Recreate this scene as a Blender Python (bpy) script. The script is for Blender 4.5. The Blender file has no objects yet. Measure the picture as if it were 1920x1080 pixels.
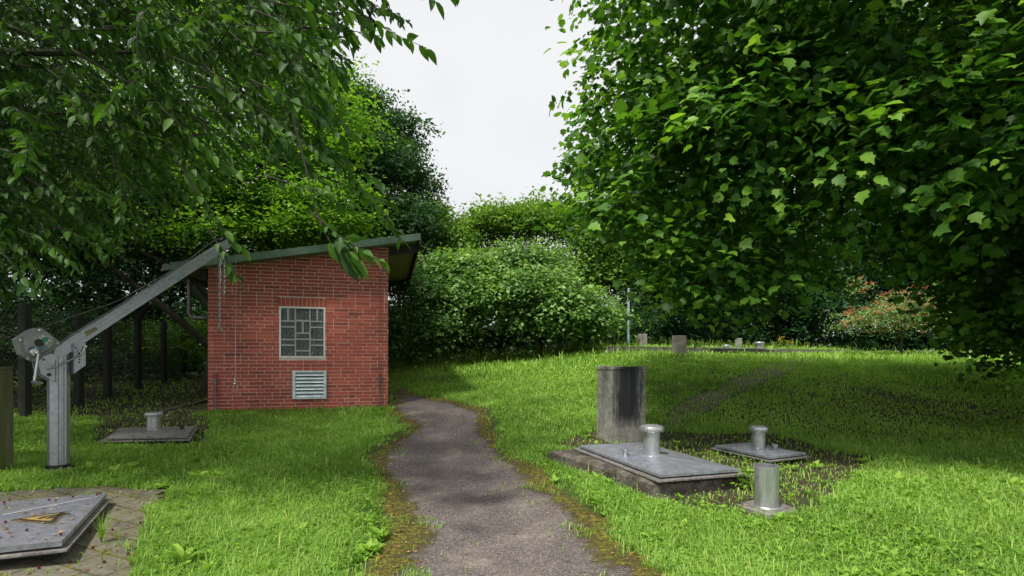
import bpy, math, random
import numpy as np
from mathutils import Vector
R = np.random.RandomState(7); random.seed(7)
S = bpy.context.scene
COL = S.collection
EYE, F, HX, HY = 1.2, 950.0, 960.0, 680.0
PI = math.pi

# ------------------------------------------------------------------ helpers
def tag(o, label=None, cat=None, group=None, kind=None):
    if label: o['label'] = label
    if cat: o['category'] = cat
    if group: o['group'] = group
    if kind: o['kind'] = kind
    return o

def empty(name, loc=(0, 0, 0), rz=0.0, **k):
    o = bpy.data.objects.new(name, None); COL.objects.link(o)
    o.location = loc; o.rotation_euler = (0, 0, rz); o.empty_display_size = .1
    return tag(o, **k)

def link(name, me, mats, parent=None, loc=None, rz=None, **k):
    o = bpy.data.objects.new(name, me); COL.objects.link(o)
    for m in (mats if isinstance(mats, (list, tuple)) else [mats]): me.materials.append(m)
    if parent: o.parent = parent
    if loc is not None: o.location = loc
    if rz is not None: o.rotation_euler = (0, 0, rz)
    return tag(o, **k)

class MB:
    """collects verts / faces; build() links them as one mesh object"""
    def __init__(s): s.v = []; s.f = []; s.m = []; s.c = []; s.sm = []
    def add(s, vs, fs, mi=0, col=0.5, smooth=False):
        b = len(s.v); s.v += [tuple(p) for p in vs]; s.c += [col]*len(vs)
        for f in fs: s.f.append([i+b for i in f]); s.m.append(mi); s.sm.append(smooth)
    def box(s, x0, x1, y0, y1, z0, z1, mi=0, col=.5):
        s.add([(x0,y0,z0),(x1,y0,z0),(x1,y1,z0),(x0,y1,z0),(x0,y0,z1),(x1,y0,z1),(x1,y1,z1),(x0,y1,z1)],
              [(3,2,1,0),(4,5,6,7),(0,1,5,4),(1,2,6,5),(2,3,7,6),(3,0,4,7)], mi, col)
    def hexa(s, bot, top, mi=0, col=.5):
        n = len(bot)
        s.add(list(bot)+list(top), [tuple(range(n))[::-1], tuple(range(n, 2*n))] +
              [(i, (i+1) % n, n+(i+1) % n, n+i) for i in range(n)], mi, col)
    def prism(s, poly, y0, y1, mi=0, col=.5):      # poly in (x,z), extruded along y
        s.hexa([(p[0], y0, p[1]) for p in poly], [(p[0], y1, p[1]) for p in poly], mi, col)
    def tube(s, pts, rad, n=8, mi=0, col=.5, cap=True):
        pts = [Vector(p) for p in pts]
        if not isinstance(rad, (list, tuple)): rad = [rad]*len(pts)
        b = len(s.v); N = len(pts)
        ref = None
        for i, p in enumerate(pts):
            t = (pts[min(i+1, N-1)]-pts[max(i-1, 0)])
            t = t.normalized() if t.length > 1e-9 else Vector((0, 0, 1))
            if ref is None: ref = t.orthogonal().normalized()
            u = (ref - t*ref.dot(t)).normalized(); w = t.cross(u); ref = u
            for k in range(n):
                a = 2*PI*k/n; q = p+(u*math.cos(a)+w*math.sin(a))*rad[i]
                s.v.append(tuple(q)); s.c.append(col)
        for i in range(N-1):
            for k in range(n):
                s.f.append([b+i*n+k, b+i*n+(k+1) % n, b+(i+1)*n+(k+1) % n, b+(i+1)*n+k]); s.m.append(mi); s.sm.append(True)
        if cap:
            s.f.append([b+k for k in range(n)][::-1]); s.m.append(mi); s.sm.append(False)
            s.f.append([b+(N-1)*n+k for k in range(n)]); s.m.append(mi); s.sm.append(False)
    def lathe(s, prof, c=(0, 0, 0), n=32, mi=0, col=.5):   # prof: (r,z) list
        b = len(s.v)
        for r, z in prof:
            for k in range(n):
                a = 2*PI*k/n; s.v.append((c[0]+r*math.cos(a), c[1]+r*math.sin(a), c[2]+z)); s.c.append(col)
        for i in range(len(prof)-1):
            for k in range(n):
                s.f.append([b+i*n+k, b+i*n+(k+1) % n, b+(i+1)*n+(k+1) % n, b+(i+1)*n+k]); s.m.append(mi); s.sm.append(True)
        s.f.append([b+k for k in range(n)][::-1]); s.m.append(mi); s.sm.append(False)
        s.f.append([b+(len(prof)-1)*n+k for k in range(n)]); s.m.append(mi); s.sm.append(False)
    def torus(s, c, R_, r, ax, ay, n=16, m=6, sx=1.0, sy=1.0, mi=0):
        c = Vector(c); ax = Vector(ax); ay = Vector(ay); b = len(s.v); az = ax.cross(ay)
        for i in range(n):
            a = 2*PI*i/n; ctr = c+ax*math.cos(a)*R_*sx+ay*math.sin(a)*R_*sy
            o = (ax*math.cos(a)+ay*math.sin(a)).normalized()
            for j in range(m):
                t = 2*PI*j/m; s.v.append(tuple(ctr+o*math.cos(t)*r+az*math.sin(t)*r)); s.c.append(.5)
        for i in range(n):
            for j in range(m):
                s.f.append([b+i*m+j, b+((i+1) % n)*m+j, b+((i+1) % n)*m+(j+1) % m, b+i*m+(j+1) % m]); s.m.append(mi); s.sm.append(True)
    def build(s, name, mats, parent=None, bevel=0, **k):
        me = bpy.data.meshes.new(name); me.from_pydata(s.v, [], s.f)
        me.polygons.foreach_set('material_index', s.m); me.polygons.foreach_set('use_smooth', s.sm)
        a = me.attributes.new('rnd', 'FLOAT', 'POINT'); a.data.foreach_set('value', np.array(s.c, dtype=np.float32))
        me.validate(); me.update()
        o = link(name, me, mats, parent, **k)
        if any(s.sm):
            e = o.modifiers.new('split', 'EDGE_SPLIT'); e.split_angle = math.radians(35)
        if bevel:
            b = o.modifiers.new('bevel', 'BEVEL'); b.width = bevel; b.segments = 2; b.limit_method = 'ANGLE'; b.angle_limit = math.radians(40)
        return o

def npmesh(name, V, loops, starts, totals, rnd=None, mats=(), parent=None, smooth=False, attrs=None, **k):
    me = bpy.data.meshes.new(name)
    me.vertices.add(len(V)); me.vertices.foreach_set('co', np.asarray(V, dtype=np.float32).ravel())
    me.loops.add(len(loops)); me.loops.foreach_set('vertex_index', np.asarray(loops, dtype=np.int32))
    me.polygons.add(len(starts)); me.polygons.foreach_set('loop_start', np.asarray(starts, dtype=np.int32))
    me.polygons.foreach_set('loop_total', np.asarray(totals, dtype=np.int32))
    if smooth: me.polygons.foreach_set('use_smooth', np.ones(len(starts), dtype=bool))
    me.update(calc_edges=True)
    at = dict(attrs or {})
    if rnd is not None: at['rnd'] = rnd
    for n_, val in at.items():
        a = me.attributes.new(n_, 'FLOAT', 'POINT'); a.data.foreach_set('value', np.asarray(val, dtype=np.float32))
    return link(name, me, list(mats) if isinstance(mats, (list, tuple)) else [mats], parent, **k)

# ------------------------------------------------------------------ leaf batches
LEAF = {
 # verts (x across, y along, z fold), faces
 'broad': ([(0,0,0),(-.30,.04,.07),(-.52,.34,.10),(-.38,.50,.08),(-.50,.66,.04),(-.20,.78,.04),(0,1.08,-.14),(.20,.78,.04),(.50,.66,.04),(.38,.50,.08),(.52,.34,.10),(.30,.04,.07),(0,.5,-.03)],
           [(0,12,3,2,1),(12,5,4,3),(12,6,5),(0,11,10,9,12),(12,9,8,7),(12,7,6)]),
 'long': ([(0,0,0),(-.17,.18,.06),(-.23,.45,.07),(-.17,.72,.0),(0,1.05,-.16),(.17,.72,.0),(.23,.45,.07),(.17,.18,.06),(0,.45,.0)],
          [(0,8,2,1),(8,4,3,2),(0,7,6,8),(8,6,5,4)]),
 'small': ([(0,0,0),(-.32,.5,.06),(0,1,-.06),(.32,.5,.06)], [(0,3,2,1)]),
 'fold': ([(0,0,0),(-.33,.45,.12),(0,1,-.08),(.33,.45,.12)], [(0,2,1),(0,3,2)]),
}
def norm(a): return a/np.maximum(np.linalg.norm(a, axis=1, keepdims=True), 1e-9)
def leaves(name, P, D, N, size, shape, mats, parent=None, rnd=None, **k):
    tv, tf = LEAF[shape]; tv = np.array(tv); n = len(P); m = len(tv)
    D = norm(D); Xa = norm(np.cross(D, N)); Na = np.cross(Xa, D)
    sz = np.asarray(size).reshape(-1, 1, 1)*np.ones((n, 1, 1))
    V = P[:, None, :] + sz*(tv[None, :, 0:1]*Xa[:, None, :] + tv[None, :, 1:2]*D[:, None, :] + tv[None, :, 2:3]*Na[:, None, :])
    lt = np.concatenate([np.array(f) for f in tf]); tt = np.array([len(f) for f in tf])
    loops = (lt[None, :] + (np.arange(n)*m)[:, None]).ravel()
    totals = np.tile(tt, n); starts = np.concatenate([[0], np.cumsum(totals)[:-1]])
    if rnd is None: rnd = R.rand(n)
    return npmesh(name, V.reshape(-1, 3), loops, starts, totals, np.repeat(rnd, m), mats, parent, **k)

def sn(x, y, z=0, s=1.0, seed=0):      # cheap smooth noise about -1..1
    r = np.random.RandomState(seed); o = 0
    for i in range(6):
        a = r.uniform(-1, 1, 3)*s*(1+.6*i); o = o + np.sin(a[0]*x+a[1]*y+a[2]*z+r.uniform(0, 6.28))/(1+.35*i)
    return o/2.6

def spray_crown(blobs, ncl, per, twig, lsz, seed=1, droop=.25, inner=.35, flat=.6, keep=None, bump=.18, up=.5, face=.35, tipb=.25):
    """leaf positions: twig sprays spread over and inside a set of ellipsoids"""
    r = np.random.RandomState(seed)
    B = np.array(blobs, dtype=float); w = (B[:, 3]*B[:, 4]+B[:, 4]*B[:, 5]+B[:, 3]*B[:, 5]); w /= w.sum()
    bi = r.choice(len(B), ncl, p=w); d = norm(r.randn(ncl, 3)); fl_ = r.rand(ncl) < up; d[fl_, 2] = np.abs(d[fl_, 2])
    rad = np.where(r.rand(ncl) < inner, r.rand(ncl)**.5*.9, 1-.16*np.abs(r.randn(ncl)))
    C = B[bi, :3]+d*B[bi, 3:6]*rad[:, None]
    C += d*B[bi, 3:6]*bump*sn(C[:, 0], C[:, 1], C[:, 2], 2.2/np.mean(B[:, 3:6])*2, seed)[:, None]
    if keep is not None:
        ok = keep(C); C, d, rad = C[ok], d[ok], rad[ok]
    n = len(C)
    T = norm(d*np.array([1, 1, .45])+r.randn(n, 3)*.45+np.array([0, 0, -droop]))
    pp = np.repeat(C, per, axis=0); TT = np.repeat(T, per, axis=0)
    t = np.tile(np.linspace(-.4, 1, per), n)+r.randn(n*per)*.05
    side = norm(np.cross(TT, np.array([0, 0, 1.])))*np.where(np.arange(n*per) % 2, 1, -1)[:, None]
    P = pp+TT*(t*twig)[:, None]+side*(lsz*.15)+r.randn(n*per, 3)*lsz*.35
    P[:, 2] -= (t.clip(0)**2)*twig*droop*.8
    D = TT*.55+side*(.85)+r.randn(n*per, 3)*.35; D[:, 2] -= droop*.9
    N = np.array([0, 0, 1.])*flat+norm(np.repeat(d, per, axis=0))*face+np.repeat(r.randn(n, 3)*.34, per, axis=0)+r.randn(n*per, 3)*.2
    sz = lsz*(.45+.75*r.rand(n*per))*np.repeat(.8+.4*r.rand(n), per)
    cl = np.repeat(r.rand(n), per)
    rnd = (.55*cl+.45*r.rand(n*per))*np.repeat(np.clip(.15+.9*rad**3+.15*d[:, 2], .12, 1.15), per)+tipb*(t-.3)*np.repeat(rad > .8, per)  # inner and lower clusters darkened, painting shade inside the crown
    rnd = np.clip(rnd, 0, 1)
    return P, D, N, sz, rnd

# ------------------------------------------------------------------ materials
def mat(name):
    m = bpy.data.materials.new(name); m.use_nodes = True; nt = m.node_tree; nt.nodes.clear()
    out = nt.nodes.new('ShaderNodeOutputMaterial'); return m, nt, out
def nd(nt, t, **kw):
    n = nt.nodes.new(t)
    for k, v in kw.items():
        if k.startswith('_'): setattr(n, k[1:], v)
        else: n.inputs[k.replace('~', ' ')].default_value = v
    return n
def ramp(nt, src, stops):
    n = nt.nodes.new('ShaderNodeValToRGB'); e = n.color_ramp.elements
    while len(e) > 1: e.remove(e[-1])
    e[0].position = stops[0][0]; e[0].color = (*stops[0][1], 1)
    for p, c in stops[1:]:
        q = e.new(p); q.color = (*c, 1)
    nt.links.new(src, n.inputs[0]); return n.outputs[0]
def mix(nt, fac, a, b, mode='MIX'):
    n = nt.nodes.new('ShaderNodeMix'); n.data_type = 'RGBA'; n.blend_type = mode
    for i, s in ((0, fac), (6, a), (7, b)):
        if hasattr(s, 'links'): nt.links.new(s, n.inputs[i])
        else: n.inputs[i].default_value = s if i == 0 else (*s, 1)
    return n.outputs[2]
def coords(nt, scale=(1, 1, 1), kind='Object'):
    tc = nt.nodes.new('ShaderNodeTexCoord'); mp = nt.nodes.new('ShaderNodeMapping'); mp.inputs[3].default_value = scale
    nt.links.new(tc.outputs[kind], mp.inputs[0]); return mp.outputs[0]
def noise(nt, vec, scale, detail=6, rough=.6):
    n = nd(nt, 'ShaderNodeTexNoise', Scale=scale, Detail=detail, Roughness=rough); nt.links.new(vec, n.inputs['Vector']); return n.outputs[0]
def bump(nt, h, strength=.3, dist=.01):
    n = nd(nt, 'ShaderNodeBump', Strength=strength, Distance=dist); nt.links.new(h, n.inputs['Height']); return n.outputs[0]
def math_(nt, op, a, b=None):
    n = nt.nodes.new('ShaderNodeMath'); n.operation = op
    for i, s in enumerate((a, b)):
        if s is None: continue
        if hasattr(s, 'links'): nt.links.new(s, n.inputs[i])
        else: n.inputs[i].default_value = s
    return n.outputs[0]
def attr(nt, name):
    n = nt.nodes.new('ShaderNodeAttribute'); n.attribute_name = name; return n.outputs['Fac']
def pbr(nt, out, col, rough=.7, metal=0, normal=None, spec=.5):
    p = nt.nodes.new('ShaderNodeBsdfPrincipled')
    for key, v in (('Base Color', col), ('Roughness', rough), ('Metallic', metal)):
        if hasattr(v, 'links'): nt.links.new(v, p.inputs[key])
        else: p.inputs[key].default_value = (*v, 1) if key == 'Base Color' else v
    p.inputs['Specular IOR Level'].default_value = spec
    if normal: nt.links.new(normal, p.inputs['Normal'])
    nt.links.new(p.outputs[0], out.inputs[0]); return p

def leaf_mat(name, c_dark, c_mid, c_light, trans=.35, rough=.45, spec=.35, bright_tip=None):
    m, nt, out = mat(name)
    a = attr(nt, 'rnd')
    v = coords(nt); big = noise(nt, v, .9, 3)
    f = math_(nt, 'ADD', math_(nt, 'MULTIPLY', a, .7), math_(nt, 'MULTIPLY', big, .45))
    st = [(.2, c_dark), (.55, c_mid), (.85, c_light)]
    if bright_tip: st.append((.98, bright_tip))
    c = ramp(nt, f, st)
    p = nt.nodes.new('ShaderNodeBsdfPrincipled'); nt.links.new(c, p.inputs['Base Color'])
    p.inputs['Roughness'].default_value = rough; p.inputs['Specular IOR Level'].default_value = spec
    t = nt.nodes.new('ShaderNodeBsdfTranslucent')
    tc = mix(nt, 1.0, c, (1.45, 1.55, .6), 'MULTIPLY'); tm = tc
    nt.links.new(tm, t.inputs[0])
    mx = nt.nodes.new('ShaderNodeMixShader'); mx.inputs[0].default_value = trans
    nt.links.new(p.outputs[0], mx.inputs[1]); nt.links.new(t.outputs[0], mx.inputs[2]); nt.links.new(mx.outputs[0], out.inputs[0])
    return m

M = {}
M['hazel'] = leaf_mat('hazel leaf', (.018, .058, .012), (.080, .20, .024), (.22, .40, .045), .38, .48, .28, (.36, .54, .07))
M['cherry'] = leaf_mat('cherry leaf', (.015, .045, .010), (.048, .12, .016), (.12, .25, .026), .36, .5, .22, (.15, .32, .03))
M['hornbeam'] = leaf_mat('hornbeam leaf', (.05, .13, .018), (.15, .31, .03), (.30, .50, .05), .38, .5, .25)
M['oak'] = leaf_mat('oak leaf', (.018, .055, .022), (.05, .12, .042), (.10, .19, .06), .25, .55, .25, (.15, .22, .04))
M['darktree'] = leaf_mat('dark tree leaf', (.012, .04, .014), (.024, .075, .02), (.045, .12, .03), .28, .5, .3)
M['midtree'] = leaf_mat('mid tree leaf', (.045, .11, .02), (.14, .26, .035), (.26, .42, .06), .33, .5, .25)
M['bush'] = leaf_mat('grey green bush leaf', (.05, .115, .03), (.18, .33, .09), (.34, .51, .16), .3, .5, .3, (.36, .53, .18))
M['elder'] = leaf_mat('yellow tipped bush leaf', (.03, .085, .025), (.06, .15, .04), (.13, .25, .045), .3, .5, .3, (.38, .42, .08))
M['rowanleaf'] = leaf_mat('rowan leaf', (.10, .18, .06), (.22, .33, .12), (.38, .50, .2), .3, .5, .3)
M['grass'] = leaf_mat('grass blade', (.13, .235, .045), (.29, .47, .092), (.44, .62, .17), .38, .55, .2, (.46, .50, .14))
M['weed'] = leaf_mat('weed leaf', (.13, .25, .035), (.22, .40, .05), (.32, .50, .07), .35, .5, .25)
M['clover'] = leaf_mat('ground cover leaf', (.08, .19, .025), (.16, .33, .035), (.26, .44, .055), .35, .55, .2)
M['longgrass'] = leaf_mat('seeding grass', (.09, .20, .02), (.18, .32, .04), (.32, .40, .09), .35, .6, .2, (.45, .42, .18))

def simple(name, base, var=.25, scale=8, rough=.8, metal=0, bs=.2, bd=.004, dirt=None, dscale=3, kind='Object'):
    m, nt, out = mat(name); v = coords(nt, kind=kind); n1 = noise(nt, v, scale, 8)
    lo = tuple(c*(1-var) for c in base); hi = tuple(min(c*(1+var), 1) for c in base)
    c = ramp(nt, n1, [(.3, lo), (.7, hi)])
    if dirt:
        n2 = noise(nt, v, dscale, 8, .7); c = mix(nt, ramp(nt, n2, [(.42, (0, 0, 0)), (.62, (1, 1, 1))]), c, dirt)
    pbr(nt, out, c, rough, metal, bump(nt, noise(nt, v, scale*5, 4), bs, bd)); return m

M['bark'] = simple('bark', (.055, .045, .032), .5, 6, .95, bs=.8, bd=.02, dirt=(.05, .07, .03))
M['twig'] = simple('twig bark', (.03, .022, .016), .3, 20, .9)
M['concrete'] = simple('weathered concrete', (.20, .19, .16), .35, 7, .95, bs=.5, bd=.008, dirt=(.09, .085, .06), dscale=4)
M['concrete_pale'] = simple('pale concrete post', (.36, .33, .31), .2, 9, .9, bs=.3, dirt=(.2, .19, .16))
M['slabconc'] = simple('damp littered concrete', (.17, .15, .125), .5, 14, .95, bs=1.0, bd=.02, dirt=(.055, .045, .03), dscale=6)
M['darkconc'] = simple('dirty dark concrete', (.035, .032, .026), .35, 7, .95, bs=.5, bd=.008, dirt=(.03, .04, .02), dscale=4)
M['green_paint'] = simple('green painted fascia', (.085, .16, .11), .12, 3, .45, bs=.05, dirt=(.07, .11, .07), dscale=5)
M['black'] = simple('black plastic', (.012, .012, .013), .2, 10, .5)
M['darkwood'] = simple('dark timber', (.03, .025, .022), .3, 10, .8)
M['soffit'] = simple('soffit board', (.16, .17, .09), .25, 5, .8)
M['rubber'] = simple('dark band', (.02, .02, .022), .2, 10, .6)
M['white'] = simple('white sticker and crease glint', (.7, .72, .7), .05, 10, .5)
M['green_mark'] = simple('green sticker print', (.03, .25, .12), .1, 10, .5)
M['blue_mark'] = simple('blue sticker', (.03, .12, .30), .1, 10, .5)
M['grey_mark'] = simple('grey rating plate', (.13, .17, .22), .3, 120, .5)
M['brass_mark'] = simple('aged brass coloured plate', (.22, .18, .09), .4, 60, .5)
M['yellow'] = simple('worn yellow sign', (.36, .24, .06), .4, 40, .7, dirt=(.12, .09, .05), dscale=18)
M['blackmark'] = simple('black print', (.025, .022, .02), .3, 30, .6)
M['vent_paint'] = simple('pale blue grey painted metal', (.70, .80, .84), .1, 6, .45, dirt=(.5, .58, .6), dscale=9)
M['polepaint'] = simple('pole grey blue', (.30, .42, .52), .15, 8, .45)
M['grey_metal'] = simple('dull grey pipe', (.20, .19, .20), .25, 12, .5, metal=.6)
M['ragwort'] = simple('yellow flower', (.65, .48, .03), .1, 10, .6)
M['berry_orange'] = simple('orange berries', (.70, .13, .035), .25, 10, .35)
M['cherry_red'] = simple('dark red cherry', (.12, .008, .012), .3, 10, .25)
M['cherry_twig'] = M['twig']
M['dead'] = leaf_mat('dead leaf', (.09, .035, .015), (.24, .12, .05), (.45, .30, .12), .1, .8, .2)

def steel(name, base=(.40, .41, .43), rough=.38, metal=.85, dirt=.5, sc=(1, 1, 1), drt=(.12, .10, .09)):
    m, nt, out = mat(name); v = coords(nt, sc); n1 = noise(nt, v, 14, 8, .65); n2 = noise(nt, v, 60, 5); 
    c = ramp(nt, n1, [(.3, tuple(x*.75 for x in base)), (.7, tuple(min(1, x*1.2) for x in base))])
    vd = coords(nt); d1 = noise(nt, vd, 5, 8, .75); d2 = noise(nt, vd, 45, 3)
    f = ramp(nt, math_(nt, 'ADD', d1, math_(nt, 'MULTIPLY', d2, .65)), [(.76, (0, 0, 0)), (.90, (dirt,)*3)])
    c = mix(nt, f, c, drt)
    rr = math_(nt, 'ADD', math_(nt, 'MULTIPLY', n1, .3), rough-.12)
    mm = math_(nt, 'MULTIPLY', math_(nt, 'SUBTRACT', 1.0, f), metal)
    pbr(nt, out, c, rr, mm, bump(nt, n2, .12, .002)); return m
M['steel_lid'] = steel('weathered stainless sheet', (.44, .47, .56), .34, .75, .7)
M['steel_lid_dirty'] = steel('dirty steel lid', (.30, .29, .28), .55, .4, .9)
M['steel_pipe'] = steel('galvanised pipe', (.55, .56, .58), .35, .85, .35, (3, 3, .4))
M['alu'] = steel('brushed aluminium', (.43, .45, .52), .36, .75, .12, (2, 2, 2))
M['alu_cast'] = steel('cast aluminium grey', (.36, .36, .37), .5, .55, .2)
M['chrome'] = steel('bright plated steel', (.5, .5, .52), .25, 1.0, .0)

# bricks with per brick tone
m, nt, out = mat('red clinker brick'); a = attr(nt, 'rnd'); v = coords(nt)
c = ramp(nt, a, [(0, (.16, .046, .038)), (.2, (.32, .066, .045)), (.6, (.47, .092, .058)), (1, (.60, .13, .085))])
c = mix(nt, ramp(nt, noise(nt, v, 34, 6, .7), [(.3, (0, 0, 0)), (.75, (.6, .6, .6))]), c, (.30, .07, .055))
c = mix(nt, ramp(nt, noise(nt, v, 1.3, 4), [(.5, (0, 0, 0)), (.85, (.25, .25, .25))]), c, (.12, .05, .04))
pbr(nt, out, c, .8, 0, bump(nt, noise(nt, v, 90, 5), .5, .003)); M['brick'] = m
M['mortar'] = simple('mortar', (.70, .60, .54), .12, 40, .95, bs=.3, bd=.002, dirt=(.60, .46, .40), dscale=2)
M['glassmortar'] = simple('window mortar', (.72, .71, .69), .15, 40, .9)
# glass blocks: dark, wavy pressed bumps, pale glints painted into the colour
m, nt, out = mat('pressed glass block'); v = coords(nt)
w = nd(nt, 'ShaderNodeTexWave', Scale=16.0, Distortion=9.0, Detail=3.0); w.inputs['Detail Scale'].default_value = 1.5; nt.links.new(v, w.inputs['Vector'])
vo = nd(nt, 'ShaderNodeTexVoronoi', Scale=42.0); vs_ = coords(nt, (1, 1, .35)); nt.links.new(vs_, vo.inputs['Vector'])
c = ramp(nt, w.outputs[0], [(.84, (.008, .013, .015)), (.985, (.55, .62, .64))])
pbr(nt, out, c, .22, 0, bump(nt, math_(nt, 'ADD', w.outputs[0], vo.outputs[0]), .5, .004), .12); M['glassblock'] = m

# concrete block with dark run-off stain (a real stain, vertical streaks)
m, nt, out = mat('stained concrete block'); v = coords(nt); vst = coords(nt, (9, 9, .9)); 
base = ramp(nt, noise(nt, v, 12, 8), [(.3, (.13, .13, .11)), (.7, (.34, .33, .29))])
sep = nt.nodes.new('ShaderNodeSeparateXYZ'); nt.links.new(coords(nt), sep.inputs[0])
x = math_(nt, 'ABSOLUTE', math_(nt, 'SUBTRACT', sep.outputs[0], .235))
fx = math_(nt, 'SUBTRACT', 1.0, math_(nt, 'MULTIPLY', x, 3.9))
fz = ramp(nt, math_(nt, 'ADD', sep.outputs[2], math_(nt, 'MULTIPLY', math_(nt, 'SUBTRACT', noise(nt, coords(nt, (18, 18, 3)), 1.0, 6), .5), .35)), [(.18, (0, 0, 0)), (.38, (1, 1, 1))])
st = math_(nt, 'ADD', fx, math_(nt, 'MULTIPLY', math_(nt, 'SUBTRACT', noise(nt, vst, 1.6, 9, .8), .5), 2.3))
stf = math_(nt, 'MULTIPLY', ramp(nt, st, [(.10, (0, 0, 0)), (.35, (.8, .8, .8)), (.6, (1, 1, 1))]), math_(nt, 'MULTIPLY', fz, math_(nt, 'LESS_THAN', sep.outputs[1], .012)))
c = mix(nt, stf, base, (.022, .022, .026))
lime = ramp(nt, noise(nt, coords(nt, (34, 34, .5)), 1.0, 5), [(.60, (0, 0, 0)), (.72, (.28, .28, .28))])
c = mix(nt, lime, c, (.42, .42, .44))
pbr(nt, out, c, .9, 0, bump(nt, noise(nt, v, 60, 6), .6, .004)); M['block'] = m

# mossy wood-like concrete post at the left
m, nt, out = mat('mossy post'); v = coords(nt, (12, 12, 1.2)); c = ramp(nt, noise(nt, v, 1.5, 7), [(.3, (.09, .08, .05)), (.7, (.20, .19, .12))])
c = mix(nt, ramp(nt, noise(nt, coords(nt, (6, 6, 1)), 1.2, 5), [(.4, (0, 0, 0)), (.65, (.8, .8, .8))]), c, (.10, .13, .015))
pbr(nt, out, c, .95, 0, bump(nt, noise(nt, v, 3, 6), .7, .01)); M['mosspost'] = m

# soil / ground
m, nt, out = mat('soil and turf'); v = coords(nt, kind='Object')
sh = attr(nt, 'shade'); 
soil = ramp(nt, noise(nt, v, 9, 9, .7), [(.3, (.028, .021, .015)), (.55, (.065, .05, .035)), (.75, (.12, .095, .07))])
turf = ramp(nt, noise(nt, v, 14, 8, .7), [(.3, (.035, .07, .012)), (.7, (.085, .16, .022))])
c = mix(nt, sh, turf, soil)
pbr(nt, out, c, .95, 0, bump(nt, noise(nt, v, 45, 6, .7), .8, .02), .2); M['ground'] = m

# asphalt path with moss on its edges
m, nt, out = mat('old asphalt with moss'); v = coords(nt); e = attr(nt, 'edge')
ag = nd(nt, 'ShaderNodeTexVoronoi', Scale=120.0); nt.links.new(v, ag.inputs['Vector'])
c0 = ramp(nt, noise(nt, v, 2.2, 7, .65), [(.3, (.085, .066, .06)), (.5, (.16, .124, .112)), (.62, (.25, .195, .165)), (.72, (.42, .37, .32))])
c1 = mix(nt, .5, c0, ramp(nt, ag.outputs['Color'], [(.2, (.03, .028, .03)), (.6, (.13, .12, .12)), (.95, (.42, .38, .36))]))
spk = ramp(nt, noise(nt, v, 55, 5, .75), [(.57, (0, 0, 0)), (.70, (.65, .65, .65))]); c1 = mix(nt, spk, c1, (.035, .03, .025))
dirtf = ramp(nt, math_(nt, 'ADD', math_(nt, 'MULTIPLY', e, .85), math_(nt, 'MULTIPLY', noise(nt, v, 5, 7, .75), .9)), [(.86, (0, 0, 0)), (1.10, (.92, .92, .92))])
c2 = mix(nt, dirtf, c1, ramp(nt, noise(nt, v, 40, 6, .7), [(.35, (.03, .022, .014)), (.65, (.13, .095, .06))]))
mf0 = ramp(nt, math_(nt, 'ADD', math_(nt, 'MULTIPLY', e, .50), math_(nt, 'MULTIPLY', noise(nt, v, 4.5, 9, .78), 1.15)), [(.84, (0, 0, 0)), (.93, (1, 1, 1))])
mf = mix(nt, 1.0, mf0, ramp(nt, noise(nt, v, 38, 4, .75), [(.36, (0, 0, 0)), (.50, (1, 1, 1))]), 'MULTIPLY')
c3 = mix(nt, mf, c2, ramp(nt, noise(nt, v, 26, 6, .8), [(.32, (.03, .03, .006)), (.5, (.12, .115, .016)), (.68, (.30, .27, .035))]))
hh = math_(nt, 'ADD', math_(nt, 'MULTIPLY', mf, 1.4), noise(nt, v, 110, 5, .7))
pbr(nt, out, c3, .92, 0, bump(nt, hh, .7, .010), .25); M['path'] = m

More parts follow.
